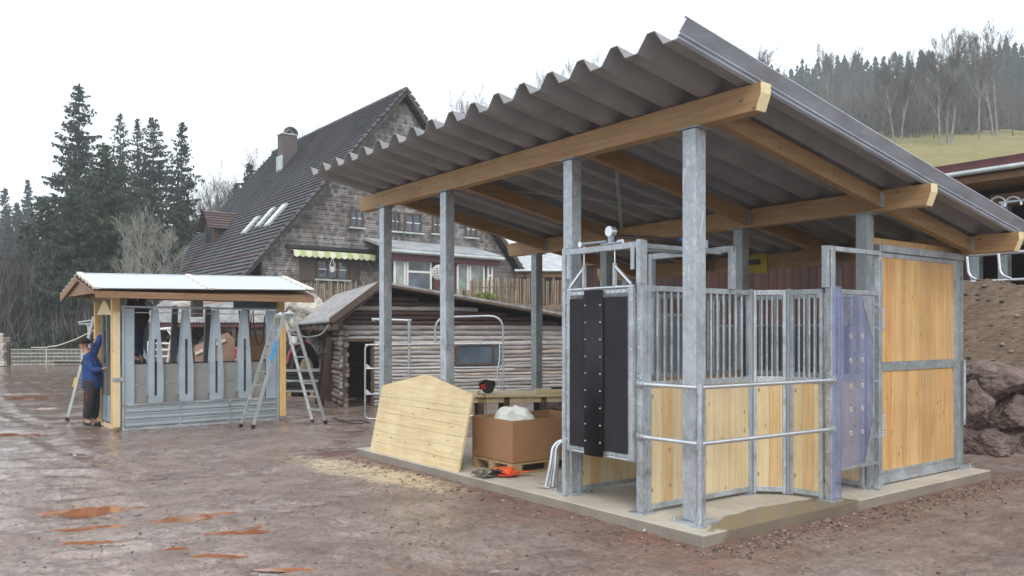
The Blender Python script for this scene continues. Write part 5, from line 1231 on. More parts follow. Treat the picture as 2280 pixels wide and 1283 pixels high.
ladder_leg(T, rel(T, A1), rel(T, B1), rel(T, t1), rel(T, t2), 8)
u1_ = at(652, 697, 14.85); u2_ = at(632, 700, 15.20)
ladder_leg(T, rel(T, C1), rel(T, D1), rel(T, u1_), rel(T, u2_), 8)
for p, q in ((t1, u1_), (t2, u2_)): MB().tube([rel(T, p) + Vector((0, -.03, -.02)), rel(T, q) + Vector((0, -.03, -.02))], .035, 8).ball(rel(T, p).lerp(rel(T, q), .5), .045, seg=8, rings=6).build('hinge', MAT['alu'], T)
k = Vector(A1).lerp(Vector(t1), .58); k2 = Vector(A1).lerp(Vector(t1), .75); MB().bar(rel(T, k) + Vector((0, -.03, 0)), rel(T, k2) + Vector((0, -.03, 0)), .018, .05).build('blue_lock', MAT['blue'], T); bpy.data.objects['blue_lock'].data.materials[0] = plain('bright_blue_plastic', (.05, .35, .80), .4)
T = thing('leaning_ladder', 'aluminium ladder leaning on the kiosk behind the worker', 'ladder', gz(150, 937))
ladder_leg(T, (0, 0, .02), (.34, .22, .02), rel(T, at(209, 705, 15.55)), rel(T, at(226, 700, 15.75)), 7)
MB().bar(rel(T, at(166, 862, 15.66)), rel(T, at(170, 842, 15.65)), .035, .07).build('yellow_sticker', plain('yellow_plastic', (.75, .5, .03), .5), T)
T = thing('inner_ladder', 'ladder inside the kiosk with a dark clothed man standing on it', 'ladder', (KI.w(.75, .85)[0], KI.w(.75, .85)[1], 0))
ladder_leg(T, (.25, -.15, 0), (.35, .2, 0), rel(T, at(286, 725, 14.9)), rel(T, at(292, 725, 15.3)), 6)

# ------------------------------------------------------------------ people
def skin_obj(name, nodes, edges, mat, parent, sub=2, root=0):
    """nodes: list of (point, radius or (rx, ry))"""
    me = bpy.data.meshes.new(name); me.from_pydata([tuple(n[0]) for n in nodes], edges, []); me.materials.append(mat)
    o = bpy.data.objects.new(name, me); COL.objects.link(o); o.parent = parent
    m = o.modifiers.new('Skin', 'SKIN'); m.use_smooth_shade = True
    for i, n in enumerate(nodes):
        r = n[1] if isinstance(n[1], tuple) else (n[1], n[1]); sv = me.skin_vertices[0].data[i]; sv.radius = r; sv.use_root = (i == root)
    s = o.modifiers.new('Sub', 'SUBSURF'); s.levels = sub; s.render_levels = sub
    return o
def chain(nodes, edges, start, pts):
    prev = start
    for p in pts: nodes.append(p); edges.append((prev, len(nodes) - 1)); prev = len(nodes) - 1
    return prev
def person(label, base, S, cols, cap=None, extra=None, zoff=0):
    """S: dict of joints (relative to base). One continuous body; clothing as separate shells."""
    T = thing('person', label, 'person', base); J = {k: Vector(v) for k, v in S.items()}
    nd = [(J['pelvis'], (.115, .10))]; ed = []
    sp_ = chain(nd, ed, 0, [(J['waist'], (.125, .105)), (J['chest'], (.135, .105)), (J['neck'], .052), (J['head'] + Vector((0, 0, -.05)), .065), (J['head'], (.085, .095)), (J['head'] + Vector((0, 0, .075)), .06)])
    for s in ('L', 'R'):
        chain(nd, ed, 0, [(J['hip' + s], .078), (J['knee' + s], .056), (J['ankle' + s], .040), (J['toe' + s], .032)])
        e_ = chain(nd, ed, 2, [(J['sh' + s], .055), (J['el' + s], .040), (J['wr' + s], .028), (J['wr' + s] + (J['hand' + s] - J['wr' + s]) * .5, .034)])
        dirn = (J['hand' + s] - J['wr' + s]).normalized(); side = dirn.cross(Vector((0, 1, 0)) if abs(dirn.y) < .8 else Vector((1, 0, 0))).normalized(); nrm = dirn.cross(side)
        palm = J['wr' + s] + dirn * .055
        for i, l in enumerate((.068, .078, .074, .058)):
            b = palm + nrm * (i - 1.5) * .019; chain(nd, ed, e_, [(b + dirn * .02, .010), (b + dirn * l * .7 + side * .012, .009), (b + dirn * l + side * .035, .007)])
        chain(nd, ed, e_, [(palm - nrm * .038 - dirn * .01 + side * .01, .010), (palm - nrm * .05 + dirn * .03 + side * .025, .008)])
    skin_obj('body', nd, ed, MAT['skin'], T, 2)
    # face: nose and ears sit on the head
    fd = Vector(S['face']).normalized(); h = J['head']; sd = fd.cross(Vector((0, 0, 1))).normalized()
    f = MB(); f.tube([h + fd * .085 + Vector((0, 0, .015)), h + fd * .118 + Vector((0, 0, -.018))], .012, 6, r2=.016)
    for s in (-1, 1): f.ball(h + sd * .082 * s, .026, seg=7, rings=5, sc_=(.6, .6, 1))
    f.build('nose_and_ears', MAT['skin'], T, fix=False)
    e = MB()
    for s in (-1, 1): e.ball(h + fd * .088 + sd * .03 * s + Vector((0, 0, .018)), .009, seg=6, rings=4)
    e.add([h + fd * .098 + sd * .022 + Vector((0, 0, -.045)), h + fd * .098 - sd * .022 + Vector((0, 0, -.045)), h + fd * .098 - sd * .022 + Vector((0, 0, -.051)), h + fd * .098 + sd * .022 + Vector((0, 0, -.051))], [(0, 1, 2, 3)])
    e.build('eyes_and_mouth', MAT['black'], T, fix=False)
    # trousers
    nd = [(J['pelvis'] + Vector((0, 0, .02)), (.165, .15)), (J['waist'] + Vector((0, 0, -.02)), (.15, .14))]; ed = [(0, 1)]
    for s in ('L', 'R'): chain(nd, ed, 0, [(J['hip' + s], .108), (J['knee' + s], .086), (J['ankle' + s] + Vector((0, 0, .03)), .068)])
    skin_obj('trousers', nd, ed, cols['trousers'], T)
    # jacket
    nd = [(J['pelvis'] + Vector((0, 0, -.06)), (.19, .175))]; ed = []
    chain(nd, ed, 0, [(J['pelvis'] + Vector((0, 0, .06)), (.185, .17)), (J['waist'], S.get('belly', (.175, .16))), (J['chest'], (.17, .14)), (J['neck'] + Vector((0, 0, -.02)), .07)])
    for s in ('L', 'R'): chain(nd, ed, 3, [(J['sh' + s], .085), (J['sh' + s].lerp(J['el' + s], .5) + Vector((0, 0, .01)), .07), (J['el' + s], .068), (J['el' + s].lerp(J['wr' + s], .55), .060), (J['wr' + s], .046)])
    skin_obj('jacket', nd, ed, cols['jacket'], T)
    for s in ('L', 'R'):
        a, t = J['ankle' + s], J['toe' + s]; d_ = (t - a); d_.z = 0; skin_obj('shoe', [(a + Vector((0, 0, -.0)), .055), (Vector((a.x, a.y, t.z + .012)) - d_ * .15, .05), (t + Vector((0, 0, .012)), .044)], [(0, 1), (1, 2)], cols['shoe'], T)
    if cap:
        m = MB(); m.ball(h + Vector((0, 0, .045)) - fd * .012, .118, seg=14, rings=9, sc_=(1, 1, .82)); m.v = [(x, y, max(z, h.z + .025)) for x, y, z in m.v]
        v = h + Vector((0, 0, .03)) + fd * .08; m.add([v + sd * .075, v - sd * .075, v - sd * .05 + fd * .095, v + sd * .05 + fd * .095, v + sd * .075 + Vector((0, 0, .014)), v - sd * .075 + Vector((0, 0, .014)), v - sd * .05 + fd * .095 + Vector((0, 0, .012)), v + sd * .05 + fd * .095 + Vector((0, 0, .012))], [(0, 1, 2, 3), (7, 6, 5, 4), (0, 4, 5, 1), (1, 5, 6, 2), (2, 6, 7, 3), (3, 7, 4, 0)])
        m.build('cap', MAT['black_cloth'], T, fix=False)
    else:
        m = MB(); m.ball(h + Vector((0, 0, .035)) - fd * .018, .107, seg=12, rings=8); m.v = [(x, y, max(z, h.z - .01)) for x, y, z in m.v]; m.build('hair', MAT['black_cloth'], T, fix=False)
    if extra: extra(T, J)
    return T
base = gz(203, 948); Yp = base[1]
def pj(x, y, dy=0.): P = at(x, y, Yp + dy); return (P[0] - base[0], P[1] - base[1], P[2])
def worker_extra(T, J):
    m = MB(); m.bar(J['hipR'] + Vector((.0, -.112, .0)), J['kneeR'] + Vector((.01, -.09, .1)), .012, .004).build('red_stripe', MAT['red'], T)
    for s in ('R',):
        a, b = J['sh' + s], J['el' + s]
    skin_obj('dark_sleeve_panel', [(J['chest'] + Vector((-.07, -.085, .06)), .07), (J['chest'] + Vector((-.06, -.10, -.06)), .06), (J['shR'].lerp(J['elR'], .55) + Vector((0, -.012, 0)), .062)], [(0, 1), (0, 2)], MAT['jacket_dark'], T)
person('worker in blue jacket, black trousers and dark cap reaching up beside the kiosk', base,
       dict(pelvis=pj(204, 862), waist=pj(207, 832), chest=pj(201, 806), neck=pj(193, 782), head=pj(187, 768), hipL=pj(209, 868, .10), kneeL=pj(212, 905, .12), ankleL=pj(210, 938, .14), toeL=pj(230, 945, .10),
            hipR=pj(200, 868, -.10), kneeR=pj(197, 906, -.12), ankleR=pj(192, 938, -.1), toeR=pj(209, 946, -.14), shL=pj(206, 792, .14), elL=pj(217, 768, .2), wrL=pj(225, 744, .22), handL=pj(231, 728, .22),
            shR=pj(194, 800, -.15), elR=pj(205, 826, -.2), wrR=pj(229, 822, -.12), handR=pj(245, 817, -.05), face=(1, .15, .35), belly=(.185, .175)),
       dict(trousers=MAT['trousers'], jacket=MAT['jacket'], shoe=MAT['black']), cap=True, extra=worker_extra)
b2 = KI.w(.62, .75); Yq = b2.y
def pk(x, y, dy=0.): P = at(x, y, Yq + dy); return (P[0] - b2.x, P[1] - b2.y, P[2])
person('dark clothed man in jeans standing on the inner ladder, head hidden under the kiosk roof', (b2.x, b2.y, 0),
       dict(pelvis=pk(303, 728), waist=pk(305, 708), chest=pk(303, 685), neck=pk(301, 664), head=pk(303, 648), hipL=pk(307, 734, .08), kneeL=pk(308, 768, .05), ankleL=pk(312, 798, .08), toeL=pk(327, 806, .05), hipR=pk(298, 734, -.08), kneeR=pk(300, 768, -.12), ankleR=pk(303, 798, -.08), toeR=pk(318, 807, -.10),
            shL=pk(311, 676, .12), elL=pk(320, 655, .15), wrL=pk(316, 634, .15), handL=pk(318, 622, .15), belly=(.25, .22), shR=pk(295, 676, -.12), elR=pk(288, 652, -.12), wrR=pk(297, 634, -.05), handR=pk(300, 622, 0), face=(.8, .5, .3)),
       dict(trousers=MAT['jeans'], jacket=MAT['black_cloth'], shoe=MAT['black']))

# ------------------------------------------------------------------ yard things behind the kiosk
T = thing('open_shed', 'lean open shed with grey corrugated roof behind the kiosk', 'shed', (at(300, 700, 22.6)[0], 22.6, 0), R(4))
zE, zR = 1.69 + 20 / 1822 * 22.6, 1.69 + 76 / 1822 * 25; m = MB(); n = 90; Lr = 3.85; vs = []
for (yy, zz) in ((0, zE), (2.5, zR)):
    for i in range(n + 1): vs.append((i * Lr / n, yy, zz + (.035 if i % 2 else 0)))
m.add(vs, [(i, i + 1, i + n + 2, i + n + 1) for i in range(n)]); m.build('corrugated_sheet', MAT['eternit'], T, fix=False).modifiers.new('t', 'SOLIDIFY').thickness = .012
for x in (.1, 1.4, 2.6, 3.7): MB().box(x, x + .1, .1, .2, 0, zE - .02).build('post', MAT['wood_old'], T)
MB().box(0, Lr, .05, .15, zE - .12, zE - .02).build('eave_beam', MAT['maroon'], T)
MB().box(0.2, Lr - .2, 2.3, 2.4, 1.6, zR - .05).build('rear_boards', MAT['redboard'], T)
for i, (a, b_) in enumerate((((385, 676), (447, 667)), ((400, 684), (520, 668)), ((330, 702), (352, 700)))):
    P = Vector(at(*a, 21.5)); Q = Vector(at(*b_, 22.5)); tag(MB().bar((0, 0, 0), Q - P, .09, .05).build('roof_plank', MAT['cream_wood'] if i != 1 else MAT['pinkboard'], loc=P + Vector((0, 0, .0))), ['grey-white plank sticking up from the shed roof behind the kiosk', 'long pinkish plank lying on the shed roof behind the kiosk', 'short pale plank at the left end of the shed roof'][i], 'plank')
# white tube rack
T = thing('tube_rack', 'white painted tube rack with bent hoops seen through the kiosk', 'rack', (at(375, 800, 18.5)[0], 18.5, 0)); W_ = lambda x, y, dy=0.: rel(T, at(x, y, 18.5 + dy))
for dy, dx in ((0, 0), (.25, -8)):
    MB().tube(rounded([W_(378 + dx, 830, dy), W_(386 + dx, 770, dy), W_(393 + dx, 740, dy), W_(385 + dx, 731, dy), W_(365 + dx, 733, dy)], .1), .028, 8).build('hoop', MAT['white_paint'], T)
MB().tube([W_(372, 733), W_(388, 757)], .022, 6).build('brace', MAT['white_paint'], T)
for y in (765, 779, 794, 812): MB().tube([W_(306, y), W_(384, y)], .024, 6).build('rail', MAT['white_paint'], T)
for x in (308, 330, 352): MB().tube([W_(x, 760), W_(x, 885)], .022, 6).build('upright', MAT['white_paint'], T)
P = Vector(at(437, 805, 18.2)); q_ = lambda x, y: Vector(at(x, y, 18.2)) - P
T = thing('leaning_board', 'large pinkish board with pointed top standing behind the kiosk', 'board', P)
MB().prism([q_(434, 858), q_(434, 771), q_(478, 750), q_(505, 741), q_(521, 758), q_(523, 858)], (0, .05, 0)).build('board', MAT['pinkboard'], T); MB().bar(q_(436, 788) + Vector((0, -.03, 0)), q_(503, 757) + Vector((0, -.03, 0)), .03, .06).build('trim_strip', MAT['cream_wood'], T)
def tractor():
    F_ = Vector(at(509, 790, 20.2)); Bk = Vector(at(628, 790, 22.4)); dv = (Bk - F_); L = dv.length; ang = math.atan2(dv.y, dv.x)
    T = thing('tractor', 'old red tractor with white grille parked behind the kiosk', 'tractor', (F_.x, F_.y, 0), ang)
    MB().box(0, 1.35, -.24, .24, .98, 1.30).build('hood', MAT['red'], T, bevel=.05)
    MB().box(-.03, .0, -.22, .22, .72, 1.02).build('grille', MAT['white_paint'], T, bevel=.01); 
    MB().box(-.036, -.0305, -.19, .19, .935, .985).build('name_strip', MAT['black'], T)
    for i in range(3): MB().box(-.036, -.0305, -.17, .17, .75 + i * .055, .79 + i * .055).build('grille_slot', MAT['black'], T)
    MB().box(0, 1.4, -.18, .18, .55, .97).build('engine', MAT['black'], T, bevel=.02)
    for y in (-.62, .62):
        w_ = MB().tube([(L + .0, y - .14, .66), (L + .0, y + .14, .66)], .66, 24).build('wheel', MAT['tyre'], T, bevel=.04); MB().tube([(L, y - .15, .66), (L, y + .15, .66)], .33, 20).build('rim', MAT['cream_wood'], w_)
        MB().tube(arc((L, y, .66), .74, .3, 2.9, 10, (1, 0, 0), (0, 0, 1)), .06, 6).build('mudguard', plain('dark_red_paint', (.18, .02, .03), .45) if y < 0 else MAT['red'], T)
    for y in (-.5, .5): w_ = MB().tube([(.35, y - .08, .36), (.35, y + .08, .36)], .36, 18).build('wheel', MAT['tyre'], T, bevel=.03); MB().tube([(.35, y - .085, .36), (.35, y + .085, .36)], .17, 14).build('rim', MAT['cream_wood'], w_)
    MB().box(L - .5, L + .25, -.3, .3, .6, .95).box(L - .2, L + .15, -.2, .2, .95, 1.15).box(L + .1, L + .16, -.2, .2, 1.15, 1.45).build('seat', MAT['black'], T, bevel=.02)
    MB().tube([(L - .75, 0, 1.25), (L - .5, 0, 1.45)], .02, 6).tube(arc((L - .5, 0, 1.45), .19, 0, 6.28, 18, (.4, 0, .9), (0, 1, 0)), .014, 5).build('steering_wheel', MAT['black'], T)
    MB().tube([(.9, .1, 1.28), (.9, .1, 1.62)], .03, 8).build('exhaust', MAT['black'], T)
tractor()
P = at(665, 830, 21.5); T = thing('rail_stack', 'stack of dark plastic rails lying beside the tractor wheel', 'rails', (P[0], 21.5, 0), R(3)); random.seed(5)
for i in range(7): MB().box(-.45 + random.uniform(-.1, .1), .75 + random.uniform(-.1, .1), 0, .5, .10 + i * .09, .165 + i * .09).build('rail', MAT['black'] if i % 3 else MAT['galv_dull'], T)
for i in range(2): MB().box(-.3 + .6 * i, -.2 + .6 * i, 0, .5, 0, .1).build('block', MAT['pallet'], T)
P = at(664, 752, 20.8); T = thing('white_can', 'small white can beside the tractor behind the ladder', 'can', (at(653, 750, 22.0)[0], 22.05, 1.35)); MB().tube([(0, 0, 0), (0, 0, .22)], .12, 14).build('can_body', MAT['white_paint'], T)

# far gate, stone pillar, rope
Yq2 = 42.5
P = Vector(gz(24, 812)); Q = Vector(at(182, 808, 42.5)); Q.z = 0; L = (Q - P).length; T = thing('mesh_gate', 'long low cream barred gate across the yard on the far left', 'gate', (P.x, P.y, -.02), math.atan2(Q.y - P.y, Q.x - P.x))
for z in (.02, .20, .42, .60, .80): MB().tube([(0, 0, z), (L, 0, z)], .02, 5).build('rail', MAT['mesh_gate'], T)
b = MB()
for i in range(56): b.tube([(i * L / 55, 0, .2 if i > 33 else .02), (i * L / 55, 0, .80)], .010, 4)
b.build('gate_bars', MAT['mesh_gate'], T)
for x in (0, L / 2, L): MB().tube([(x, 0, -.1), (x, 0, .85)], .035, 6).build('upright', MAT['mesh_gate'], T)
P = Vector(gz(6, 815)); T = thing('stone_pillar', 'rough stone gate pillar at the left picture edge', 'pillar', (P.x - .1, P.y, 0)); b = MB(); random.seed(2)
for i in range(11): b.box(-.30 + random.uniform(-.05, .03), .32 + random.uniform(-.04, .05), -.3 + random.uniform(-.04, .04), .3, i * .13, i * .13 + .125)
b.build('stones', MAT['grey_stone'], T, bevel=.02); MB().ball((.05, 0, 1.52), .11, seg=9, rings=6).build('pillar_ball', MAT['grey_stone'], T); MB().box(.34, .46, -.08, .08, 0, 1.2).build('gate_post', MAT['wood_old'], T)
P = Vector(at(70, 774, 42)); Q = Vector(at(208, 736, 34)); m = MB().tube([(0, 0, 0)] + [((Q - P) * k + Vector((0, 0, -.25 * math.sin(math.pi * k)))) for k in (.25, .5, .75, 1)], .022, 5); tag(m.build('rope', MAT['cream_wood'], loc=P), 'pale rope stretched up from the far gate towards the kiosk', 'rope')
T = thing('pole_frame', 'thin metal pole frame seen left of the kiosk behind the ladder', 'frame', (at(195, 800, 30)[0], 30, 0)); W2 = lambda x, y: rel(T, at(x, y, 30))
MB().tube([W2(174, 718), W2(215, 712)], .03, 6).tube([W2(176, 722), W2(215, 721)], .03, 6).build('top_tube', MAT['galv'], T); MB().tube([W2(196, 722), W2(199, 760), W2(199, 842)], .04, 6).build('leg', MAT['galv_dull'], T)

# ------------------------------------------------------------------ trees
def spruce(name, label, x, y, Y, zb, Rm, mat, seed, group, low=.04, dens=1., px=None, tri=.33):
    P = at(x, y, Y); H = P[2] - zb; rs = np.random.RandomState(seed)
    T = thing(name, label, 'spruce', (P[0], P[1], zb), 0, group)
    MB().tube([(0, 0, -.3), (rs.uniform(-.1, .1), 0, H * .5), (0, 0, H - .1)], .014 * H, 7, r2=.008).build('trunk', MAT['bark'], T)
    V = []; F = []; z = H * low; br = MB(); ecc = [rs.uniform(.8, 1.2) for _ in range(8)]
    def tri_(p, s_, dn, aa):
        o0 = len(V); cx, sy = math.cos(aa) * s_ * .5, math.sin(aa) * s_ * .5
        V.extend([(p[0] - cx, p[1] - sy, p[2] + .05), (p[0] + cx, p[1] + sy, p[2] + rs.uniform(-.06, .05)), (p[0] + rs.uniform(-.08, .08), p[1] + rs.uniform(-.08, .08), p[2] - dn)]); F.append((o0, o0 + 1, o0 + 2))
    while z < H - .1:
        k = z / H; Lb = Rm * (1 - k) ** .80 * (1 if k > .1 else .85) + .10
        for _ in range(3 if rs.rand() < .75 else 2):
            a = rs.uniform(0, 2 * math.pi); L = Lb * rs.uniform(.45, 1.12) * ecc[int(a / 6.2832 * 8) % 8]; rise = .35 * (k - .35); droop = rs.uniform(.15, .42) * (1 - k)
            n = max(2, int(L / .19)); ca_, sa_ = math.cos(a), math.sin(a); pts = []
            for i in range(n + 1):
                t_ = i / n; r = L * t_; pts.append((r * ca_, r * sa_, z + L * (rise * t_ - droop * t_ ** 1.3 + .20 * max(0, t_ - .7))))
            if L > 1.0: br.tube([pts[0], pts[n // 2], pts[-1]], .028, 3, r2=.006, cap=False)
            for i in range(1, n + 1):
                p = pts[i]; wd = L * .20 * math.sin(math.pi * min(1, .15 + .85 * i / n)) + .05
                for q in range(int(3.8 * dens + rs.rand())):
                    off = rs.normal(0, 1) * wd * .7; s_ = tri * rs.uniform(.5, 1.3) * (1 - .45 * k)
                    tri_((p[0] - sa_ * off + rs.uniform(-.1, .1), p[1] + ca_ * off + rs.uniform(-.1, .1), p[2] - abs(off) * .25), s_, rs.uniform(.5, 1.7) * s_ * (1.25 - .7 * k), a + rs.uniform(-1.5, 1.5))
        z += rs.uniform(.07, .17) * (H / 18)
    for i in range(30): a = rs.uniform(0, 6.28); zz = H - rs.uniform(0, 1.3); r = (H - zz) * .12; tri_((r * math.cos(a), r * math.sin(a), zz), .16, .22, a)
    me = bpy.data.meshes.new('crown'); me.from_pydata(V, [], F); me.materials.append(MAT[mat]); o = bpy.data.objects.new('crown', me); COL.objects.link(o); o.parent = T
    br.build('limbs', MAT['bark'], T, fix=False)
    return T
SG = 'spruces behind the yard gate'
spruce('spruce_tree', 'tallest dark spruce left of the kiosk', 176, 186, 60, -.5, 6.3, 'spruce', 1, SG, dens=1.25)
spruce('spruce_tree', 'slim hazy spruce right of the tallest one', 268, 252, 68, -.5, 4.0, 'spruce', 2, SG, dens=.8)
spruce('spruce_tree', 'spruce with leaning top between the slim and broad ones', 306, 262, 70, -.5, 2.6, 'spruce', 3, SG, dens=.7)
spruce('spruce_tree', 'broad dark spruce in the middle of the group', 340, 262, 63, -.5, 5.2, 'spruce', 4, SG, dens=1.2)
spruce('spruce_tree', 'rightmost spruce of the group, nearest the farmhouse roof', 405, 272, 58, -.5, 3.3, 'spruce', 5, SG, dens=.85)
spruce('spruce_tree', 'lower fresh green spruce in front of the tall ones', 236, 322, 50, -.3, 5.4, 'spruce_g', 6, SG, dens=1.25)
spruce('spruce_tree', 'wide low dark spruce at the left of the group', 100, 440, 50, -.3, 4.6, 'spruce_g', 7, SG, dens=1.3)
spruce('spruce_tree', 'dark low spruce just behind the kiosk roof left end', 160, 420, 47, -.3, 3.8, 'spruce', 8, SG, dens=1.3)
spruce('spruce_tree', 'dark low spruce behind the kiosk roof middle', 330, 420, 50, -.3, 4.4, 'spruce', 9, SG, dens=1.3)
spruce('spruce_tree', 'low spruce behind the kiosk roof near the farmhouse eave', 400, 455, 54, -.3, 3.4, 'spruce_g', 10, SG, dens=1.2)
FG = 'far hazy spruces'
for i, (x, y, Y, r) in enumerate(((10, 418, 118, 3.6), (62, 400, 122, 4), (38, 450, 105, 3.4), (20, 500, 90, 3.0))):
    spruce('spruce_tree', ['far hazy spruce at the left picture edge', 'far hazy spruce with the highest tip left of the tall group', 'smaller far spruce between the two far tips', 'shorter far spruce low at the left edge'][i], x, y, Y, -1, r, 'forest', 20 + i, FG, dens=.8, tri=.6)
spruce('spruce_tree', 'dark spruce behind the farmhouse roof, left of the chimney', 556, 362, 78, 0, 3.6, 'spruce', 31, 'spruces behind the farmhouse', dens=.9, tri=.5)
spruce('spruce_tree', 'smaller spruce left of the one behind the farmhouse roof', 527, 405, 80, 0, 3.0, 'spruce', 32, 'spruces behind the farmhouse', dens=.9, tri=.5)

def bare_tree(name, label, x, ytop, Y, zb, mat='twig', seed=1, stems=1, spread=.45, group=None, tw=.02, levels=5, cat='tree', trunk_mat=None, lean=0., slim=1.):
    P = at(x, ytop, Y); H = P[2] - zb; random.seed(seed); T = thing(name, label, cat, (P[0] - lean * .5 * H * .2, P[1], zb), 0, group); tr = MB(); tw_ = MB()
    def grow(p, d_, L, r, lv):
        n = 7 if lv == 0 else 3; pts = [p]; dd = d_.copy()
        for i in range(n):
            dd = (dd + Vector((random.gauss(0, .10 if lv else .05), random.gauss(0, .10 if lv else .05), .05 + random.gauss(0, .05)))).normalized(); pts.append(pts[-1] + dd * L / n)
        (tr if lv < 2 else tw_).tube(pts, r, 6 if lv < 1 else (4 if lv < 2 else 3), r2=r * (.5 if lv else .14), cap=False)
        if lv >= levels: return
        nb = [15, 5, 4, 3, 3, 2][lv]
        for i in range(nb):
            k = random.uniform(.3, 1) if lv else random.uniform(.35, 1); j = min(n - 1, int(k * n)); q = pts[j].lerp(pts[j + 1], k * n - j) if k < 1 else pts[-1]
            a = random.uniform(0, 6.28); sp_ = spread * random.uniform(.7, 1.5); nd_ = (dd + Vector((math.cos(a), math.sin(a), 0)) * sp_ + Vector((0, 0, .25))).normalized()
            grow(q, nd_, L * (random.uniform(.24, .40) * (1.35 - .8 * k) if lv == 0 else random.uniform(.42, .62)), max(r * .5 * (1.1 - .6 * k), tw * .35), lv + 1)
    for s in range(stems):
        a = 6.28 * s / max(1, stems); d0 = Vector((math.cos(a) * .14 * (stems > 1) + lean * .2, math.sin(a) * .1 * (stems > 1), 1)).normalized()
        grow(Vector((.25 * math.cos(a) * (stems > 1), 0, -.3)), d0, H * random.uniform(.80, .88), H * .0115 * slim, 0)
    tr.build('trunk', MAT[trunk_mat or 'bark'], T, fix=False); tw_.build('crown', MAT[mat], T, fix=False)
    return T
def gh(x, Y): return float(height(np.array([(x - 1140) / 1822. * Y]), np.array([float(Y)]), False)[0])
def ground_at(x, y):
    for Y in np.arange(22, 420, .5):
        z = gh(x, Y)
        if 739 - (z - CZ) / Y * 1822 <= y: return Y, z
    return 150, gh(x, 150)
bare_tree('lichen_tree', 'pale lichen-covered bare tree before the dark spruces', 318, 440, 44, 0, 'lichen', 3, 1, .6, tw=.014, trunk_mat='lichen', slim=.6)
bare_tree('lichen_tree', 'second pale lichen tree, lower and nearer the kiosk roof', 352, 500, 43, 0, 'lichen', 4, 1, .6, tw=.014, trunk_mat='lichen', slim=.6)
for i, (x, y, Y) in enumerate(((462, 400, 80), (492, 412, 84), (440, 420, 76), (520, 415, 88), (590, 375, 90), (690, 308, 66), (712, 318, 70))):
    bare_tree('bare_tree', ['bare tree between the spruces and farmhouse roof, tallest', 'bare tree touching the farmhouse roof left edge', 'bare tree right behind the rightmost spruce', 'hazy bare tree behind the small spruces', 'bare tree left of the chimney', 'bare tree just right of the chimney', 'bare twiggy tree behind the roof ridge'][i], x, y, Y, 0, 'twig', 50 + i, 1, .4, 'bare trees behind the farmhouse', tw=.022, slim=.7)
for i, (x, y) in enumerate(((985, 245), (1045, 232), (1085, 222), (1160, 235), (1225, 185), (1345, 170), (1275, 250))):
    z = gh(x, 70); bare_tree('bare_tree', ['bare tree right of the farmhouse gable', 'bare tree peeping over the shelter roof, third tooth group', 'bare tree above the shelter roof left part', 'bare tree above the shelter roof middle', 'thin bare crown over the shelter roof', 'bare crown near the high roof corner', 'low bare crown over the roof sheet'][i], x, y, 70, z, 'twig', 70 + i, 1, .4, 'bare trees showing above the shelter roof', tw=.02, slim=.7)
for i, (x, y, Y) in enumerate(((1640, 105, 95), (1692, 118, 95), (1612, 118, 100))):
    bare_tree('bare_tree', ['bare tree just above the verge, tallest of three', 'slim bare tree right of the tallest behind the verge', 'bare tree closest to the roof corner behind the verge'][i], x, y, Y, gh(x, Y), 'twig', 80 + i, 1, .5, 'bare trees behind the verge', tw=.035)
for i, (x, yb, yt, st, ln) in enumerate(((1995, 318, 120, 2, -.2), (2085, 325, 95, 1, -.35), (2115, 322, 165, 3, .3), (2185, 308, 75, 1, .2), (2125, 318, 55, 1, .2), (2215, 300, 60, 2, 0), (1856, 262, 110, 2, 0), (2060, 300, 105, 1, 0))):
    Y, z = ground_at(x, yb) if x != 1856 else (150, gh(x, 150))
    bare_tree('birch_tree', ['twin stemmed pale birch at the left end of the field edge', 'leaning single birch in the middle of the field edge', 'birch clump with several pale stems and a side branch', 'tall single birch on the right of the field edge', 'very tall thin birch reaching above the forest', 'broad bare crown at the skyline right', 'bare tree on the skyline above the verge', 'slim pale birch behind the leaning one'][i], x, yt, Y, z, 'twig', 90 + i, st, .36, 'birches along the field edge', tw=.03, trunk_mat='birch_thin', lean=ln, slim=.85)
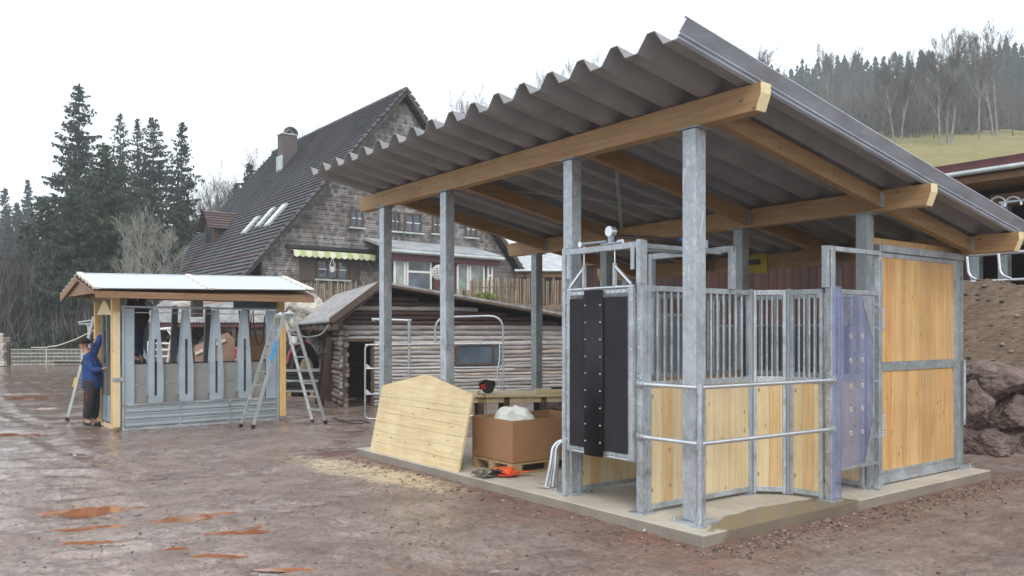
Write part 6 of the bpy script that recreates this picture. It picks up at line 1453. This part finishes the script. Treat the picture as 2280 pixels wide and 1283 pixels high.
# forest on the hill: read as one mass
def forest():
    rs = np.random.RandomState(9); V = []; F = []
    def cone(x, y, z, H, Rr, n):
        for i in range(n):
            k = rs.uniform(0, 1) ** 1.25; a = rs.uniform(0, 6.283); r = Rr * (1 - k) * rs.uniform(.25, 1.05); zz = z + H * (.06 + .94 * k); s = H * .065 * rs.uniform(.6, 1.2) * (1.15 - .75 * k)
            cx, sy = x + r * math.cos(a), y + r * math.sin(a); t_ = rs.uniform(0, 3.14); dx, dy = math.cos(t_) * s, math.sin(t_) * s; o = len(V)
            V.extend([(cx - dx, cy_ := sy - dy, zz), (cx + dx, sy + dy, zz), (cx, sy, zz + s * rs.uniform(.7, 2.2))]); F.append((o, o + 1, o + 2))
    for _ in range(1700):
        a = rs.uniform(.24, .86); Ym = 168 + 42 * max(0, (.62 - a) / .30); Y = Ym + rs.uniform(0, 1) ** 1.6 * 150; x = a * Y; z = float(height(np.array([x]), np.array([Y]), False)[0]); H = rs.uniform(11, 21)
        cone(x, Y, z, H, H * rs.uniform(.15, .24), 150 if Y < 240 else 70)
    me = bpy.data.meshes.new('conifer_forest'); me.from_pydata(V, [], F); me.materials.append(MAT['forest']); o = bpy.data.objects.new('conifer_forest', me); COL.objects.link(o)
    tag(o, 'dense hazy conifer forest covering the hill at the upper right', 'forest', kind='stuff')
    V = []; F = []
    def brush(x, y, z, H, n, sp):
        for i in range(n):
            a = rs.uniform(0, 6.283); r0 = rs.uniform(0, sp); x0, y0 = x + r0 * math.cos(a), y + r0 * math.sin(a); h0 = rs.uniform(0, .55) * H; l_ = rs.uniform(.2, .5) * H; dx, dy = rs.normal(0, .28) * l_, rs.normal(0, .28) * l_; w_ = .035 + .0035 * H * rs.uniform(.3, 1); o = len(V); pe = rs.uniform(0, 3.14); px_, py_ = math.cos(pe) * w_, math.sin(pe) * w_
            V.extend([(x0 - px_, y0 - py_, z + h0), (x0 + px_, y0 + py_, z + h0), (x0 + dx, y0 + dy, z + h0 + l_)]); F.append((o, o + 1, o + 2))
    for _ in range(620):
        a = rs.uniform(.26, .85); Ym = (97 + (a - .48) * 150) if a > .48 else 97 + (.48 - a) * 330; Y = Ym + rs.uniform(0, 45); x = a * Y; brush(x, Y, float(height(np.array([x]), np.array([Y]), False)[0]), rs.uniform(3.5, 10), 110, 2.6)
    for _ in range(150):    # leafless copse left of the house
        Y = rs.uniform(72, 105); x = rs.uniform(-.42, -.30) * Y; brush(x, Y, 0, rs.uniform(7, 12), 120, 2.2)
    for _ in range(260):    # hedge and scrub at the far left and under the spruces
        Y = rs.uniform(46, 66); x = rs.uniform(-.66, -.38) * Y; brush(x, Y, -.3, rs.uniform(2.5, 5.5) * (1.5 if x / Y < -.57 else 1), 150, 1.8)
    for _ in range(160):
        Y = rs.uniform(85, 140); x = rs.uniform(-.75, -.5) * Y; brush(x, Y, -.3, rs.uniform(8, 13), 130, 3)
    me = bpy.data.meshes.new('bare_woodland'); me.from_pydata(V, [], F); me.materials.append(MAT['brushy']); o = bpy.data.objects.new('bare_woodland', me); COL.objects.link(o)
    tag(o, 'leafless brownish scrub and young wood along the forest edge and behind the gate', 'woodland', kind='stuff')
forest()
# wire fence on the field edge
for i, x in enumerate((2000, 2040, 2080, 2120, 2165, 2210, 2255)):
    Y, z = ground_at(x, 300 if x > 2100 else 308); P = at(x, 300, Y); T = thing('fence_post', 'thin wire fence post at the upper field edge', 'post', (P[0], Y, z), 0, 'fence posts at the field edge'); MB().tube([(0, 0, -.2), (0, 0, 2.0)], .09, 5).build('post_stake', MAT['wood_old'], T)
# ------------------------------------------------------------------ haze
hz = MB().box(-420, 420, -180, 520, -4, 175).build('haze', plain('haze_air', (1, 1, 1)))
hm = hz.data.materials[0]; tt = hm.node_tree; tt.nodes.clear(); pv = tt.nodes.new('ShaderNodeVolumePrincipled'); pv.inputs['Color'].default_value = (.84, .92, 1, 1); pv.inputs['Density'].default_value = .0012; pv.inputs['Anisotropy'].default_value = .0
oo = tt.nodes.new('ShaderNodeOutputMaterial'); tt.links.new(pv.outputs[0], oo.inputs['Volume']); tag(hz, kind='stuff', label='thin grey-blue haze filling the valley air', cat='haze')
hz.display_type = 'WIRE'
